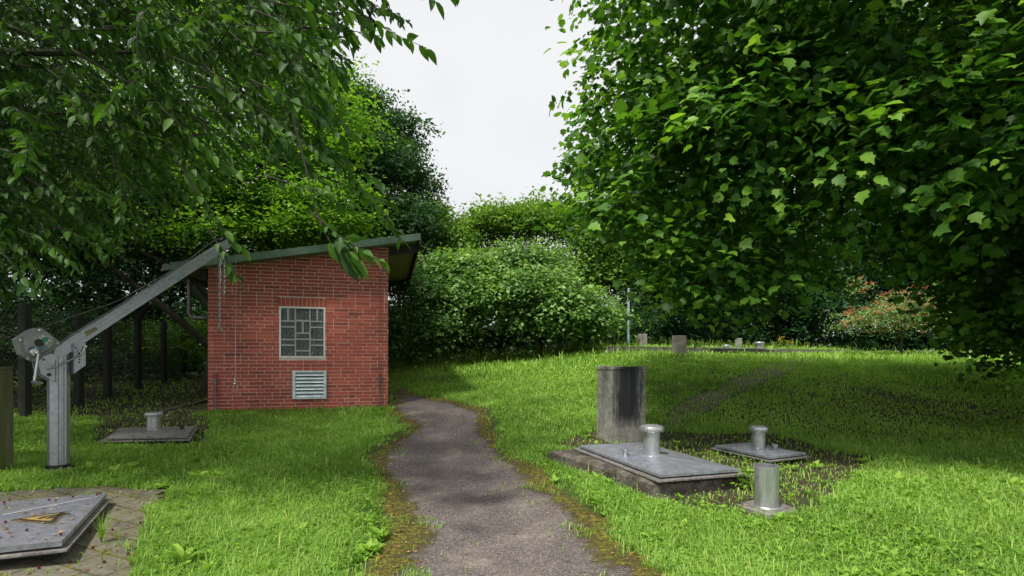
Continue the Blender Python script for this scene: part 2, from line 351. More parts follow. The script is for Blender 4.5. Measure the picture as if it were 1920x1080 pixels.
# stone paving
def paving(name, sc, w, h, tint=(1, 1, 1), moss=.5, rot=0.0):
    m, nt, out = mat(name)
    tc = nt.nodes.new('ShaderNodeTexCoord'); mp = nt.nodes.new('ShaderNodeMapping'); mp.inputs[2].default_value = (0, 0, rot); nt.links.new(tc.outputs['Object'], mp.inputs[0])
    wob = nt.nodes.new('ShaderNodeTexNoise'); wob.inputs['Scale'].default_value = 5; nt.links.new(mp.outputs[0], wob.inputs[0])
    add = nt.nodes.new('ShaderNodeMix'); add.data_type = 'RGBA'; add.blend_type = 'LINEAR_LIGHT'; add.inputs[0].default_value = .012
    nt.links.new(mp.outputs[0], add.inputs[6]); nt.links.new(wob.outputs['Color'], add.inputs[7])
    b = nt.nodes.new('ShaderNodeTexBrick'); nt.links.new(add.outputs[2], b.inputs['Vector'])
    b.inputs['Scale'].default_value = 1.0; b.inputs['Brick Width'].default_value = w; b.inputs['Row Height'].default_value = h
    b.inputs['Mortar Size'].default_value = .009; b.inputs['Mortar Smooth'].default_value = .4
    b.inputs['Color1'].default_value = (.13*tint[0], .12*tint[1], .09*tint[2], 1); b.inputs['Color2'].default_value = (.19*tint[0], .18*tint[1], .13*tint[2], 1)
    b.inputs['Mortar'].default_value = (.035, .03, .018, 1)
    v = coords(nt); c = mix(nt, .55, b.outputs[0], ramp(nt, noise(nt, v, 16, 8, .75), [(.3, (.04, .035, .02)), (.7, (.26, .24, .18))]))
    mfac = ramp(nt, math_(nt, 'ADD', noise(nt, v, 4, 7, .75), math_(nt, 'MULTIPLY', b.outputs['Fac'], .14)), [(.66-moss*.2, (0, 0, 0)), (.74-moss*.2, (1, 1, 1))])
    c = mix(nt, mfac, c, ramp(nt, noise(nt, v, 40, 6, .8), [(.35, (.04, .042, .008)), (.7, (.22, .21, .03))]))
    lit = ramp(nt, noise(nt, v, 22, 5, .7), [(.62, (0, 0, 0)), (.70, (.8, .8, .8))]); c = mix(nt, lit, c, (.07, .035, .02))
    h_ = math_(nt, 'ADD', math_(nt, 'MULTIPLY', math_(nt, 'SUBTRACT', 1.0, b.outputs['Fac']), .8), noise(nt, v, 50, 5))
    pbr(nt, out, c, .92, 0, bump(nt, h_, .8, .012), .25); return m
M['paving'] = paving('mossy stone paving', 1, .30, .20, moss=.45, rot=.35)
M['steps'] = paving('worn dark stone strip', 1, .16, .10, (1.15, 1.1, 1.1), moss=.4, rot=.8)
M['gravel'] = simple('dark gravel', (.10, .085, .065), .8, 60, .95, bs=1.0, bd=.02)

# ------------------------------------------------------------------ terrain
CP = np.array([
 (0,1.5,0),(-3,1.5,.03),(3,1.5,.03),(-1,3.5,0),(1,3.5,0),(-3,3.4,.09),(3.2,3.5,.04),(0,5.2,0),(-.74,7,.17),(-1.36,9.2,.44),
 (-5.1,8.5,.38),(-2.25,9.2,.40),(-4.25,4.75,.19),(-4.8,6.6,.27),(-8,8,.36),(-8,12,.5),(-13,14,.6),(-5,13,.62),(-3.3,14,1.03),(-1.8,10.4,.52),
 (-.4,8.4,.42),(.45,10.6,.76),(1.77,12,1.05),(2.6,12.7,1.38),(4,12.9,1.38),(5.5,13.9,1.38),(7.2,14.8,1.38),(9,15.6,1.38),(4,12.0,1.28),(5.56,12,1.2),(1.6,6.7,.17),(.7,7.2,.24),(3.2,9,.62),(4.95,8.7,.5),
 (9.3,12,1.18),(12.5,15,1.42),(8.4,8.5,.40),(5.9,6,.13),(2.8,5.7,.11),(1.2,5.0,.12),(.35,5.9,.13),(1.5,4.1,.09),(2.2,4.5,.12),(2,3.85,.09),(6,16,1.50),(12,18,1.45),(0,18,1.35),(-4,18,1.15),(5,25,1.5),
 (-12,25,.8),(15,25,1.5),(20,8,.8),(-20,8,.5),(0,-8,0),(-12,-8,0),(12,-8,0),(0,14.5,1.22),(-1.5,12.5,.85)])
def _U(r2): return r2*np.log(np.maximum(r2, 1e-12))*.5
_n = len(CP); _K = _U(((CP[:, None, :2]-CP[None, :, :2])**2).sum(2)) + np.eye(_n)*.15
_P = np.c_[np.ones(_n), CP[:, :2]]; _A = np.r_[np.c_[_K, _P], np.c_[_P.T, np.zeros((3, 3))]]
_W = np.linalg.solve(_A, np.r_[CP[:, 2], np.zeros(3)])
def H(x, y):
    x = np.atleast_1d(np.asarray(x, float)); y = np.atleast_1d(np.asarray(y, float))
    xc = np.clip(x, -26, 26); yc = np.clip(y, -10, 32); out_ = np.zeros(len(x))
    for s in range(0, len(x), 50000):
        q = slice(s, s+50000)
        r2 = (xc[q, None]-CP[None, :, 0])**2+(yc[q, None]-CP[None, :, 1])**2
        out_[q] = _U(r2)@_W[:_n]+_W[_n]+_W[_n+1]*xc[q]+_W[_n+2]*yc[q]
    return out_+.012*sn(x, y, 0, 2.4, 5)
def h1(x, y): return float(H(x, y)[0])
def ray(px, py, d): return ((px-HX)/F*d, d, EYE-(py-HY)/F*d)
def gp(px, py, dz=0.0):       # where the line of sight meets the terrain
    d = np.arange(1.6, 30, .02); X = (px-HX)/F*d; Z = EYE-(py-HY)/F*d
    k = np.nonzero(Z < H(X, d)+dz)[0]; i = k[0] if len(k) else len(d)-1
    return X[i], d[i]
def lidp(px, py, z):
    d = (EYE-z)*F/(py-HY); return ((px-HX)/F*d, d)

# ------------------------------------------------------------------ path outline (world, from measured edges)
EL = [(2.0,)*0]
edgeL = [gp(690, 1300), gp(690, 1180), gp(692, 1080), gp(750, 1008), gp(722, 935), gp(705, 885), gp(700, 855), gp(735, 830), gp(775, 808), gp(765, 794), gp(738, 780)]
edgeR = [gp(1520, 1300), gp(1390, 1180), gp(1255, 1080), gp(1160, 1003), gp(1095, 960), gp(1048, 925), gp(1002, 880), gp(955, 848), gp(925, 822), gp(915, 798), gp(914, 775), gp(885, 760)]
edgeL += [gp(733, 768), (-2.20, 9.7), (-2.40, 10.5), (-2.55, 11.0)]
edgeR += [gp(836, 750), gp(790, 743), gp(760, 738), (-2.3, 11.4)]
def resample(pts, n):
    p = np.array(pts, float); t = np.r_[0, np.cumsum(np.linalg.norm(np.diff(p, axis=0), axis=1))]; t /= t[-1]
    q = np.linspace(0, 1, n); k = np.c_[np.interp(q, t, p[:, 0]), np.interp(q, t, p[:, 1])]
    for _ in range(6): k[1:-1] = .25*k[:-2]+.5*k[1:-1]+.25*k[2:]
    return k
NPT = 120; PL = resample(edgeL, NPT); PR = resample(edgeR, NPT); PC = (PL+PR)/2; PH = np.linalg.norm(PR-PL, axis=1)/2
def path_dist(x, y):          # >0 outside the path
    o = np.full(len(x), 1e9)
    for i in range(0, NPT, 2):
        d = np.hypot(x-PC[i, 0], y-PC[i, 1])-PH[i]; o = np.minimum(o, d)
    return o
def inpoly(x, y, poly):
    c = np.zeros(len(x), bool); j = len(poly)-1
    for i in range(len(poly)):
        xi, yi = poly[i]; xj, yj = poly[j]
        c ^= ((yi > y) != (yj > y)) & (x < (xj-xi)*(y-yi)/(yj-yi+1e-12)+xi); j = i
    return c

# ------------------------------------------------------------------ key footprints
BL = np.array([-5.10, 8.50]); BRt = np.array([-2.25, 9.20]); UD = (BRt-BL)/np.linalg.norm(BRt-BL); WD = np.array([-UD[1], UD[0]])
BW = float(np.linalg.norm(BRt-BL)); BD = 4.6; BZ = .38
BANG = math.atan2(UD[1], UD[0])
foot_b = [BL, BRt, BRt+WD*BD, BL+WD*BD]
slabA, slabB = lidp(1028, 843, .215), lidp(1228, 905, .215); slabC = (2.10, 4.47); slabD = (slabA[0]+slabC[0]-slabB[0], slabA[1]+slabC[1]-slabB[1])
soil_polys = [[lidp(1020, 840, .1), lidp(1235, 945, .03), lidp(1400, 985, .03), lidp(1520, 965, .03), lidp(1640, 868, .08), (3.6, 6.9), (1.1, 7.1), (.45, 6.3)],
              [lidp(170, 832, .25), lidp(180, 796, .25), lidp(400, 792, .25), lidp(385, 828, .25)]]
pave_poly = [(-4.6, 2.0), gp(250, 1200), gp(268, 1080), gp(290, 1000), gp(318, 920), gp(180, 912), (-4.9, 3.75)]
strip_poly = [gp(1235, 800), gp(1255, 770), gp(1330, 728), gp(1420, 692), gp(1470, 674), gp(1540, 674), gp(1470, 705), gp(1390, 740), gp(1310, 785), gp(1260, 812)]
wallA, wallB = np.array([2.55, 13.0]), np.array([12.0, 17.4])

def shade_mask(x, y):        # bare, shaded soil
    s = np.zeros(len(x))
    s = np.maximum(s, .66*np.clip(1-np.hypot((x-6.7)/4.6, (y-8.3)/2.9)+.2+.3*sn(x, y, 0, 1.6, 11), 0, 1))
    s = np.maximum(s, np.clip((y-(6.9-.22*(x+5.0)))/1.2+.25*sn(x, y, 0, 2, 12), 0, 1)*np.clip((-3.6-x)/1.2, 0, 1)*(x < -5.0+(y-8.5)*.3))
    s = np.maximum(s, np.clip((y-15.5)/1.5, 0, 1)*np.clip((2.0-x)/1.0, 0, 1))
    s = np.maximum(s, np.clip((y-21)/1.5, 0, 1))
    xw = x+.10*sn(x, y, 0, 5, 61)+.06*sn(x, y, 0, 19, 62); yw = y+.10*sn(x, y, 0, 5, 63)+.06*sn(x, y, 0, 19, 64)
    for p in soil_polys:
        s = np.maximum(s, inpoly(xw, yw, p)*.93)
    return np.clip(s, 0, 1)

def ground():
    n = 420; t = np.linspace(-1, 1, n); gx = np.sign(t)*(14*np.abs(t)+150*np.abs(t)**6); t2 = np.linspace(0, 1, n); gy = -8+30*t2+170*t2**7
    X, Y = np.meshgrid(gx, gy); x, y = X.ravel(), Y.ravel(); z = H(x, y)
    pd = path_dist(x, y)
    a = np.arange(n*n).reshape(n, n); q = np.stack([a[:-1, :-1], a[:-1, 1:], a[1:, 1:], a[1:, :-1]], -1).reshape(-1, 4)
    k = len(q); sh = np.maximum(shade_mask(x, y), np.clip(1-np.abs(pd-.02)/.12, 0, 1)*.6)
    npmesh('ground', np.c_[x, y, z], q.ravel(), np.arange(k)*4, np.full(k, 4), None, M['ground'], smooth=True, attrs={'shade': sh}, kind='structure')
ground()

def sheet(name, rowsL, rowsR, m, nx, dz, material, wob=.10, **k):
    L = np.array(rowsL); Rr = np.array(rowsR); n = len(L); s = np.linspace(0, 1, nx)
    wl = wob*sn(np.arange(n)*.35, 0, 0, 2, 3); wr = wob*sn(np.arange(n)*.35, 5, 0, 2, 4)
    P = L[:, None, :]*(1-s)[None, :, None]+Rr[:, None, :]*s[None, :, None]
    dirv = (Rr-L)/np.linalg.norm(Rr-L, axis=1)[:, None]
    P += dirv[:, None, :]*((1-s)[None, :, None]*wl[:, None, None]+s[None, :, None]*wr[:, None, None])
    x, y = P[..., 0].ravel(), P[..., 1].ravel()
    e = np.clip(1+path_dist(x, y)/.50+.20*sn(x, y, 0, 3.0, 71)-.06+.25*np.clip(1.2-np.hypot((x-.55)/.55, (y-3.1)/.9), 0, 1), 0, 1)
    z = H(x, y)+dz-.02*(np.tile(np.abs(s*2-1), n) > .999)
    a = np.arange(n*nx).reshape(n, nx); q = np.stack([a[:-1, :-1], a[:-1, 1:], a[1:, 1:], a[1:, :-1]], -1).reshape(-1, 4); kk = len(q)
    return npmesh(name, np.c_[x, y, z], q.ravel(), np.arange(kk)*4, np.full(kk, 4), None, material, smooth=True, attrs={'edge': e}, **k)
sheet('path', PL-(PR-PL)*.05, PR+(PR-PL)*.05, None, 40, .012, M['path'], kind='structure')

def polysheet(name, poly, dz, material, res=.07, **k):
    p = np.array(poly); x0, y0 = p.min(0)-res; x1, y1 = p.max(0)+res
    gx = np.arange(x0, x1, res); gy = np.arange(y0, y1, res); X, Y = np.meshgrid(gx, gy); x, y = X.ravel(), Y.ravel()
    ins = inpoly(x+.06*sn(x, y, 0, 9, 31), y+.06*sn(x, y, 0, 9, 32), poly).reshape(X.shape)
    a = np.arange(X.size).reshape(X.shape); q = np.stack([a[:-1, :-1], a[:-1, 1:], a[1:, 1:], a[1:, :-1]], -1)
    ok = ins[:-1, :-1] & ins[1:, 1:] & ins[:-1, 1:] & ins[1:, :-1]; q = q[ok].reshape(-1, 4); kk = len(q)
    npmesh(name, np.c_[x, y, H(x, y)+dz], q.ravel(), np.arange(kk)*4, np.full(kk, 4), None, material, smooth=True, **k)
polysheet('paving', pave_poly, .012, M['paving'], kind='structure')
polysheet('stone_strip', strip_poly, .012, M['steps'], kind='structure')

# ------------------------------------------------------------------ brick pump house
def bw(px, py, off=0.0):      # pixel -> (u, v) on the front wall plane moved towards the camera by off
    o = BL-WD*off; dx = (px-HX)/F
    # (dx*d, d) = o + u*UD
    A = np.array([[dx, -UD[0]], [1, -UD[1]]]); d, u = np.linalg.solve(A, o); return float(u), float(EYE-(py-HY)/F*d-BZ)
house = empty('brick_building', (BL[0], BL[1], BZ), BANG, label='small red brick pump house with a sloping green edged flat roof', cat='building')
OV = .28
r0 = bw(318, 492, OV); r1 = bw(789, 437, OV)
sl = (r1[1]-r0[1])/(r1[0]-r0[0])
def rooftop(u): return r0[1]+sl*(u-r0[0])
FH = .122
win = [*bw(525, 670), *bw(608.5, 578)]; wu0, wv0, wu1, wv1 = win
vnt = [*bw(549, 748), *bw(612, 695)]
br = MB(); BH, CH = .0615, .0515
T = .0035
def brickwork(mb, length, place, top, holes=(), seed=1):
    r = random.Random(seed); k = 0; v = -.30
    while v < 3.4:
        off = r.choice([0, .125, .0625, .1875]) if k % 2 else r.choice([0, .125, .25])
        u = -off
        while u < length:
            L = .125 if r.random() < .13 else .25
            a, b = max(u, 0), min(u+L-.0098, length); u += L
            if b-a < .03: continue
            segs = [(a, b)]
            for (h0, w0, h1_, w1) in holes:
                if v+CH > w0+.004 and v < w1-.004:
                    ns = []
                    for (p, q) in segs:
                        if q <= h0 or p >= h1_: ns.append((p, q)); continue
                        if p < h0-.02: ns.append((p, h0-.006))
                        if q > h1_+.02: ns.append((h1_+.006, q))
                    segs = ns
            for p, q in segs:
                tp, tq = min(v+CH, top(p)), min(v+CH, top(q))
                if tp < v+.006 and tq < v+.006: continue
                tp, tq = max(tp, v+.001), max(tq, v+.001)
                j = r.uniform(-.0015, .0015)
                tone = r.betavariate(2.2, 2.0)
                f = [place(p, v, -T+j), place(q, v, -T+j), place(q, v, .02), place(p, v, .02)]
                g = [place(p, tp, -T+j), place(q, tq, -T+j), place(q, tq, .02), place(p, tp, .02)]
                mb.hexa(f, g, 1, tone)
        v += BH; k += 1
utop = lambda u: rooftop(u)-FH+.01
holeW = (wu0-.012, wv0-.015, wu1+.012, wv1+.18); holeV = (vnt[0], vnt[1], vnt[2], vnt[3])
wall = MB()
tp0, tpW = utop(0), utop(BW)
# mortar cores: front wall in pieces round the window opening
def core(mb, u0, u1, v0, v1=None):
    a0 = v1 if v1 is not None else utop(u0); a1 = v1 if v1 is not None else utop(u1)
    mb.hexa([(u0, 0, v0), (u1, 0, v0), (u1, .24, v0), (u0, .24, v0)], [(u0, 0, a0), (u1, 0, a1), (u1, .24, a1), (u0, .24, a0)], 0, .5)
core(wall, 0, wu0-.012, -.3); core(wall, wu1+.012, BW, -.3); core(wall, wu0-.012, wu1+.012, -.3, wv0-.012); core(wall, wu0-.012, wu1+.012, wv1+.012)
brickwork(wall, BW, lambda u, v, w: (u, w, v), utop, [holeW, holeV], 3)
# soldier course over the window
n = 12; su0, su1 = wu0-.045, wu1+.045; w_ = (su1-su0)/n
for i in range(n):
    a, b = su0+i*w_+.004, su0+(i+1)*w_-.004; sk = (i-5.5)/5.5*.02
    z0 = wv1+.02; z1 = wv1+.172
    wall.hexa([(a, -T, z0), (b, -T, z0), (b, .02, z0), (a, .02, z0)], [(a+sk*.3, -T, z1), (b+sk*.3, -T, z1), (b+sk*.3, .02, z1), (a+sk*.3, .02, z1)], 1, random.uniform(.4, .95))
wall.build('wall', [M['mortar'], M['brick']], house)
for nm, L, top, place in (('right', BD-.25, lambda s: utop(BW), lambda s, v, w: (BW-w-T, .25+s, v)), ('left', BD-.25, lambda s: utop(0), lambda s, v, w: (w+T, .25+s, v)),
                          ('back', BW-.06, utop, lambda s, v, w: (s+.03, BD-w, v))):
    sw = MB(); brickwork(sw, L, place, top, (), hash(nm) % 50 if False else len(nm))
    if nm == 'right': sw.box(BW-.25, BW-.0135, .245, BD-.02, -.3, utop(BW)-.02)
    elif nm == 'left': sw.box(.0135, .25, .245, BD-.02, -.3, tp0-.01)
    else: sw.box(.03, BW-.03, BD-.25, BD-.013, -.3, tp0)
    sw.build('wall', [M['mortar'], M['brick']], house)
fl = MB(); fl.box(.02, BW-.02, .02, BD-.03, .05, .1); fl.build('floor_slab', M['concrete'], house)
pl = MB(); pl.box(-.02, BW+.015, -.035, .1, -.4, -.035); pl.build('plinth', M['concrete'], house)
# window of glass blocks
wf = MB(); ww, wh = wu1-wu0, wv1-wv0
wf.box(wu0, wu1, .035, .10, wv0, wv1)
e = .016
for a, b, c_, d_ in ((wu0-.012, wu0+e, wv0-.012, wv1+.012), (wu1-e, wu1+.012, wv0-.012, wv1+.012), (wu0+e, wu1-e, wv0-.012, wv0+e), (wu0+e, wu1-e, wv1-e*.6, wv1+.012)):
    wf.box(a, b, -.006, .05, c_, d_)
wo = wf.build('window', M['glassmortar'], house, label='square window of dark pressed glass blocks')
cells = []
cx = [(.012, .33), (.345, .66), (.675, .99)]
c13 = [(.0, .255, 2), (.27, .375, 1), (.39, .635, 1), (.65, .75, 1), (.765, .985, 1)]
c2 = [(.0, .24, 1), (.265, .50, 2), (.515, .625, 1), (.64, .865, 1), (.88, .985, 1)]
for ci in range(3):
    for (y0, y1, k) in (c2 if ci == 1 else c13):
        x0, x1 = cx[ci]
        for j in range(k):
            a = x0+(x1-x0)*j/k+(.012 if j else 0); b = x0+(x1-x0)*(j+1)/k-(.012 if j < k-1 else 0)
            cells.append((wu0+a*ww, wu0+b*ww, wv1-.012-y1*(wh-.02), wv1-.012-y0*(wh-.02)))
gb = MB(); sep_ = MB()
for a, b, z0, z1 in cells:
    g = .006
    gb.hexa([(a+g, .034, z0+g), (b-g, .034, z0+g), (b-g, .034, z1-g), (a+g, .034, z1-g)], [(a+g+.008, .012, z0+g+.008), (b-g-.008, .012, z0+g+.008), (b-g-.008, .012, z1-g-.008), (a+g+.008, .012, z1-g-.008)])
    for (p, q, r_, s_) in ((a-.002, a+.004, z0, z1), (b-.004, b+.002, z0, z1), (a+.004, b-.004, z0-.002, z0+.004), (a+.004, b-.004, z1-.004, z1+.002)):
        sep_.box(p, q, .004, .036, r_, s_)
gb.build('glass_blocks', M['glassblock'], wo); sep_.build('glazing_joint', M['glassmortar'], wo)
# vent grille
vg = MB(); a, b, c_, d_ = vnt[0], vnt[2], vnt[1], vnt[3]; q = .045
vg.box(a, a+q, -.035, .0, c_, d_); vg.box(b-q, b, -.035, 0, c_, d_); vg.box(a+q, b-q, -.033, 0, c_, c_+.022); vg.box(a+q, b-q, -.033, 0, d_-.03, d_)
vf = vg.build('ventilation_grille', M['vent_paint'], house, label='pale blue grey louvred ventilation grille')
vs = MB(); k = 7
for i in range(k):
    z = c_+.03+(d_-c_-.07)*i/(k-.2)
    vs.hexa([(a+q, -.032, z), (b-q, -.032, z), (b-q, -.026, z), (a+q, -.026, z)], [(a+q, -.006, z+.042), (b-q, -.006, z+.042), (b-q, -.0, z+.042), (a+q, -.0, z+.042)])
vs.build('slats', M['vent_paint'], vf)
vb = MB(); vb.box(a+.01, b-.01, -.004, -.001, c_+.01, d_-.01); vb.build('grille_back', M['black'], vf)
# roof
u0, u1 = r0[0], r1[0]; y0, y1 = -OV, BD+.35
def slab(mb, a, b, ya, yb, dtop, dbot, mi=0):
    mb.hexa([(a, ya, rooftop(a)-dbot), (b, ya, rooftop(b)-dbot), (b, yb, rooftop(b)-dbot), (a, yb, rooftop(a)-dbot)],
            [(a, ya, rooftop(a)-dtop), (b, ya, rooftop(b)-dtop), (b, yb, rooftop(b)-dtop), (a, yb, rooftop(a)-dtop)], mi)
rf = MB(); slab(rf, u0, u1, y0, y0+.03, 0, FH); slab(rf, u0, u1, y1-.03, y1, 0, FH)
slab(rf, u0, u0+.03, y0+.03, y1-.03, 0, FH)
ro = MB(); slab(ro, u0+.03, u1-.03, y0+.03, y1-.03, .02, FH-.04); roof = ro.build('roof', M['darkwood'], house)
rf.build('fascia', M['green_paint'], roof)
rr = MB(); slab(rr, u1-.03, u1, y0+.03, y1-.03, .0, FH+.07); slab(rr, u1-.03, u1+.012, y0+.004, y0+.03, FH+.003, FH+.08); rr.build('barge_board', M['darkwood'], roof)
so = MB(); slab(so, u0+.06, u1-.06, y0+.04, y1-.04, FH-.035, FH-.01); so.build('soffit', M['soffit'], roof)
for a_, b_, c_ in ((BW+.02, u1-.05, .14), (u0+.35, -.03, .16)):
    bm_ = MB(); slab(bm_, a_, b_, .0, .1, FH-.005, FH+c_); bm_.build('rafter', M['darkwood'], roof)
ms = MB()
for i in range(900):
    u = random.uniform(u0+.3, u1-.02)
    if sn(np.array([u]), np.array([0.]), 0, 2.5, 8)[0] < random.uniform(-.4, .8): continue
    yy = y0+random.uniform(0, .12); rd = random.uniform(.006, .02); z = rooftop(u)
    ms.add([(u-rd, yy, z-.002), (u+rd, yy, z-.002), (u, yy+rd, z-.002), (u, yy, z+rd*.9)], [(0, 1, 3), (1, 2, 3), (2, 0, 3)], 0, random.random())
ms.build('roof_moss', M['longgrass'], roof)
gt = MB()
zg = rooftop(u0)-FH
gt.tube([(u0-.06, y0+.02, rooftop(u0)-.07), (u0-.06, y1-.1, rooftop(u0)-.07)], .055, 12); gt.build('gutter', M['grey_metal'], roof)
dp = MB(); dp.tube([(u0-.05, .7, zg), (u0-.05, .7, zg-.62), (u0+.0, .7, zg-.68), (-.0, .7, zg-.69), (-.06, .7, zg-.9), (-.06, .7, -.2)], .035, 10); dp.build('downpipe', M['grey_metal'], house)
for pxx, jog in ((405, 0), (712, 0)):
    ub, vb_ = bw(pxx, 700); lc = MB()
    top = rooftop(ub)
    lc.tube([(ub+.012, -OV-.006, top+.01), (ub+.012, -OV-.012, top-FH-.01), (ub+.006, -.03, top-FH-.25), (ub, -.028, 0.62)], .0045, 6)
    o = lc.build('lightning_conductor', M['grey_metal'], house)
    lp = MB(); lp.tube([(ub, -.035, .58), (ub+.012, -.045, -.1)], .0135, 8)
    for zz, s_ in ((.62, .03), (.49, .042), (.37, .026)): lp.box(ub-s_, ub+s_, -.052, -.01, zz-.007, zz+.007)
    lp.tube([(ub, -.035, .56), (ub, -.035, .47)], .024, 8)
    lp.build('earthing_rod', M['grey_metal'], o)
# edging and drain gravel at the left of the house
ed = MB(); e0 = np.array([-5.75, 8.3]); e1 = np.array([-6.6, 13.4])
for i in range(5):
    p = e0+(e1-e0)*i/5; q_ = e0+(e1-e0)*(i+1)/5-(e1-e0)*.003; nv = np.array([-(e1-e0)[1], (e1-e0)[0]]); nv = nv/np.linalg.norm(nv)*.03
    za, zb = h1(*p), h1(*q_)
    c4 = [(p[0]-nv[0], p[1]-nv[1]), (p[0]+nv[0], p[1]+nv[1]), (q_[0]+nv[0], q_[1]+nv[1]), (q_[0]-nv[0], q_[1]-nv[1])]
    ed.hexa([(x, y, z-.1) for (x, y), z in zip(c4, (za, za, zb, zb))], [(x, y, z+.05) for (x, y), z in zip(c4, (za, za, zb, zb))])
ed.build('edging_kerb', M['concrete'], label='narrow concrete edging strip running back along the left side of the brick building', cat='kerb')
polysheet('gravel', [(-5.72, 8.3), (-5.12, 8.45), (-6.2, 13.4), (-6.55, 13.4)], .012, M['gravel'], kind='structure')

# ------------------------------------------------------------------ davit crane
CX = np.array([-4.25, 4.75]); CZ = h1(*CX); CANG = math.radians(60); CU = np.array([math.cos(CANG), math.sin(CANG)]); CV = np.array([-CU[1], CU[0]])
def cw(px, py, off=0.0):     # pixel -> local (x,z) on the crane's vertical plane, moved towards the viewer by off
    o = CX-CV*off; dx = (px-HX)/F; A = np.array([[dx, -CU[0]], [1, -CU[1]]]); d, u = np.linalg.solve(A, o)
    return float(u), float(EYE-(py-HY)/F*d-CZ)
def zz(pts, off=0.0): return [cw(20+x/7.7125, 600+y/7.7125, off) for x, y in pts]
crane = empty('davit_crane', (CX[0], CX[1], CZ), CANG, label='silver aluminium hand winch davit crane with its jib raised over the grass', cat='crane')
pc = MB(); prof = []
zt = cw(110, 668)[1]
for k in range(48):
    a = 2*PI*k/48; rr_ = .077/max(abs(math.cos(((a+PI/8) % (PI/4))-PI/8)), .1)*.985
    if k % 12 in (2, 10): rr_ *= .97
    prof.append((rr_*math.cos(a), rr_*math.sin(a)))
pc.hexa([(x, y, .055) for x, y in prof], [(x, y, zt) for x, y in prof]); pc.build('post', M['alu'], crane)
bs_ = MB(); bs_.lathe([(.07, .02), (.086, .02), (.086, .05), (.075, .055)], n=32); bs_.build('rubber_band', M['rubber'], crane)
bs_ = MB(); bs_.lathe([(.095, -.1), (.095, .012), (.09, .02), (.05, .022)], n=32); bs_.build('base_collar', M['concrete_pale'], crane)
# arm
ar = MB(); HW = .055
poly = [cw(*p) for p in ((100, 652), (112, 645), (423, 451.5), (427, 465), (154, 643), (94.5, 683), (88, 676))]
ar.prism(poly, -HW, HW)
d_ = Vector((poly[2][0]-poly[1][0], 0, poly[2][1]-poly[1][1])).normalized(); nn = Vector((-d_.z, 0, d_.x))
def strip(mb, a0, a1, y0_, y1_, t0, t1):
    A0 = Vector((poly[1][0], 0, poly[1][1])); L_ = (Vector((poly[2][0], 0, poly[2][1]))-A0).length
    pa, pb = A0+d_*L_*a0, A0+d_*L_*a1
    f = [pa+nn*t0, pb+nn*t0, pb+nn*t1, pa+nn*t1]
    mb.prism([(v_.x, v_.z) for v_ in f], y0_, y1_)
strip(ar, 0, 1, -HW-.006, HW+.006, .0, .010); strip(ar, .02, .99, -HW-.003, -HW+.001, -.020, -.016); strip(ar, .02, .99, -HW-.003, -HW+.001, -.055, -.051)
arm = ar.build('arm', M['alu'], crane, bevel=.003)
pt = MB(); pp_ = [cw(x, y, HW) for x, y in ((157, 623), (179, 612.5), (184, 618), (163, 630.5))]; pt.prism(pp_, -HW-.0045, -HW-.0005); pt.build('name_plate', M['brass_mark'], arm)
tpk = MB()
for yy in (-HW-.008, HW+.001):
    tpk.prism([cw(*p, HW) for p in ((412, 459), (414, 456), (427, 447.5), (432, 448.5), (434, 452.5), (431, 458), (419, 465.5))], yy, yy+.008)
tpk.build('pulley_cheek', M['alu'], arm, bevel=.002)
pu = cw(423, 454); pw = MB()
pw.tube([(pu[0], -.03, pu[1]), (pu[0], -.012, pu[1]), (pu[0], 0, pu[1]), (pu[0], .012, pu[1]), (pu[0], .03, pu[1])], [.062, .058, .045, .058, .062], 24); pw.build('pulley', M['black'], arm)
bt = cw(428, 451.5); bo = MB(); bo.tube([(bt[0], -HW-.02, bt[1]), (bt[0], HW+.02, bt[1])], .01, 6); bo.build('bolt', M['chrome'], arm)
# head bracket plates
hb = MB(); pA = zz([(345, 600), (430, 530), (560, 465), (640, 430), (700, 520), (600, 600), (600, 895), (390, 780)])
for yy in (-HW-.016, HW+.008): hb.prism(pA, yy, yy+.008)
hb.prism(zz([(575, 640), (604, 640), (604, 893), (575, 885)]), -HW-.006, HW+.006)
pB = zz([(855, 335), (1030, 335), (1030, 655), (862, 772)])
for yy in (-HW-.030, HW+.022): hb.prism(pB, yy, yy+.008)
hb.prism(zz([(850, 335), (862, 335), (862, 772), (850, 780)]), -HW-.045, HW+.03)
head = hb.build('head_bracket', M['alu'], crane, bevel=.0015)
for (x, y) in ((895, 372), (922, 405), (905, 465), (968, 488), (975, 530), (975, 573), (972, 612), (460, 575), (600, 480)):
    ho = MB(); c_ = zz([(x, y)], HW)[0]; ho.tube([(c_[0], -HW-.0315, c_[1]), (c_[0], -HW-.029, c_[1])], .0085, 10); ho.build('bolt_hole', M['blackmark'], head)
ho = MB(); c_ = zz([(510, 790)])[0]; ho.tube([(c_[0], -HW-.018, c_[1]), (c_[0], -HW-.0155, c_[1])], .017, 14)
ho.build('bracket_hole', M['blackmark'], head)
lv = MB(); L3 = zz([(465, 715), (560, 690), (700, 625), (860, 550), (930, 510), (985, 450), (1000, 385)]); lv.tube([(x, -HW-.05, z) for x, z in L3], [.005, .007, .008, .008, .008, .009, .006], 8)
c_ = zz([(1000, 385)])[0]; lv.tube([(c_[0], -HW-.07, c_[1]), (c_[0], HW+.05, c_[1])], .012, 8)
c_ = zz([(945, 445)])[0]; lv.torus((c_[0], -HW-.045, c_[1]), .016, .004, (1, 0, 0), (0, 0, 1), 14, 6); lv.build('locking_lever', M['chrome'], head)
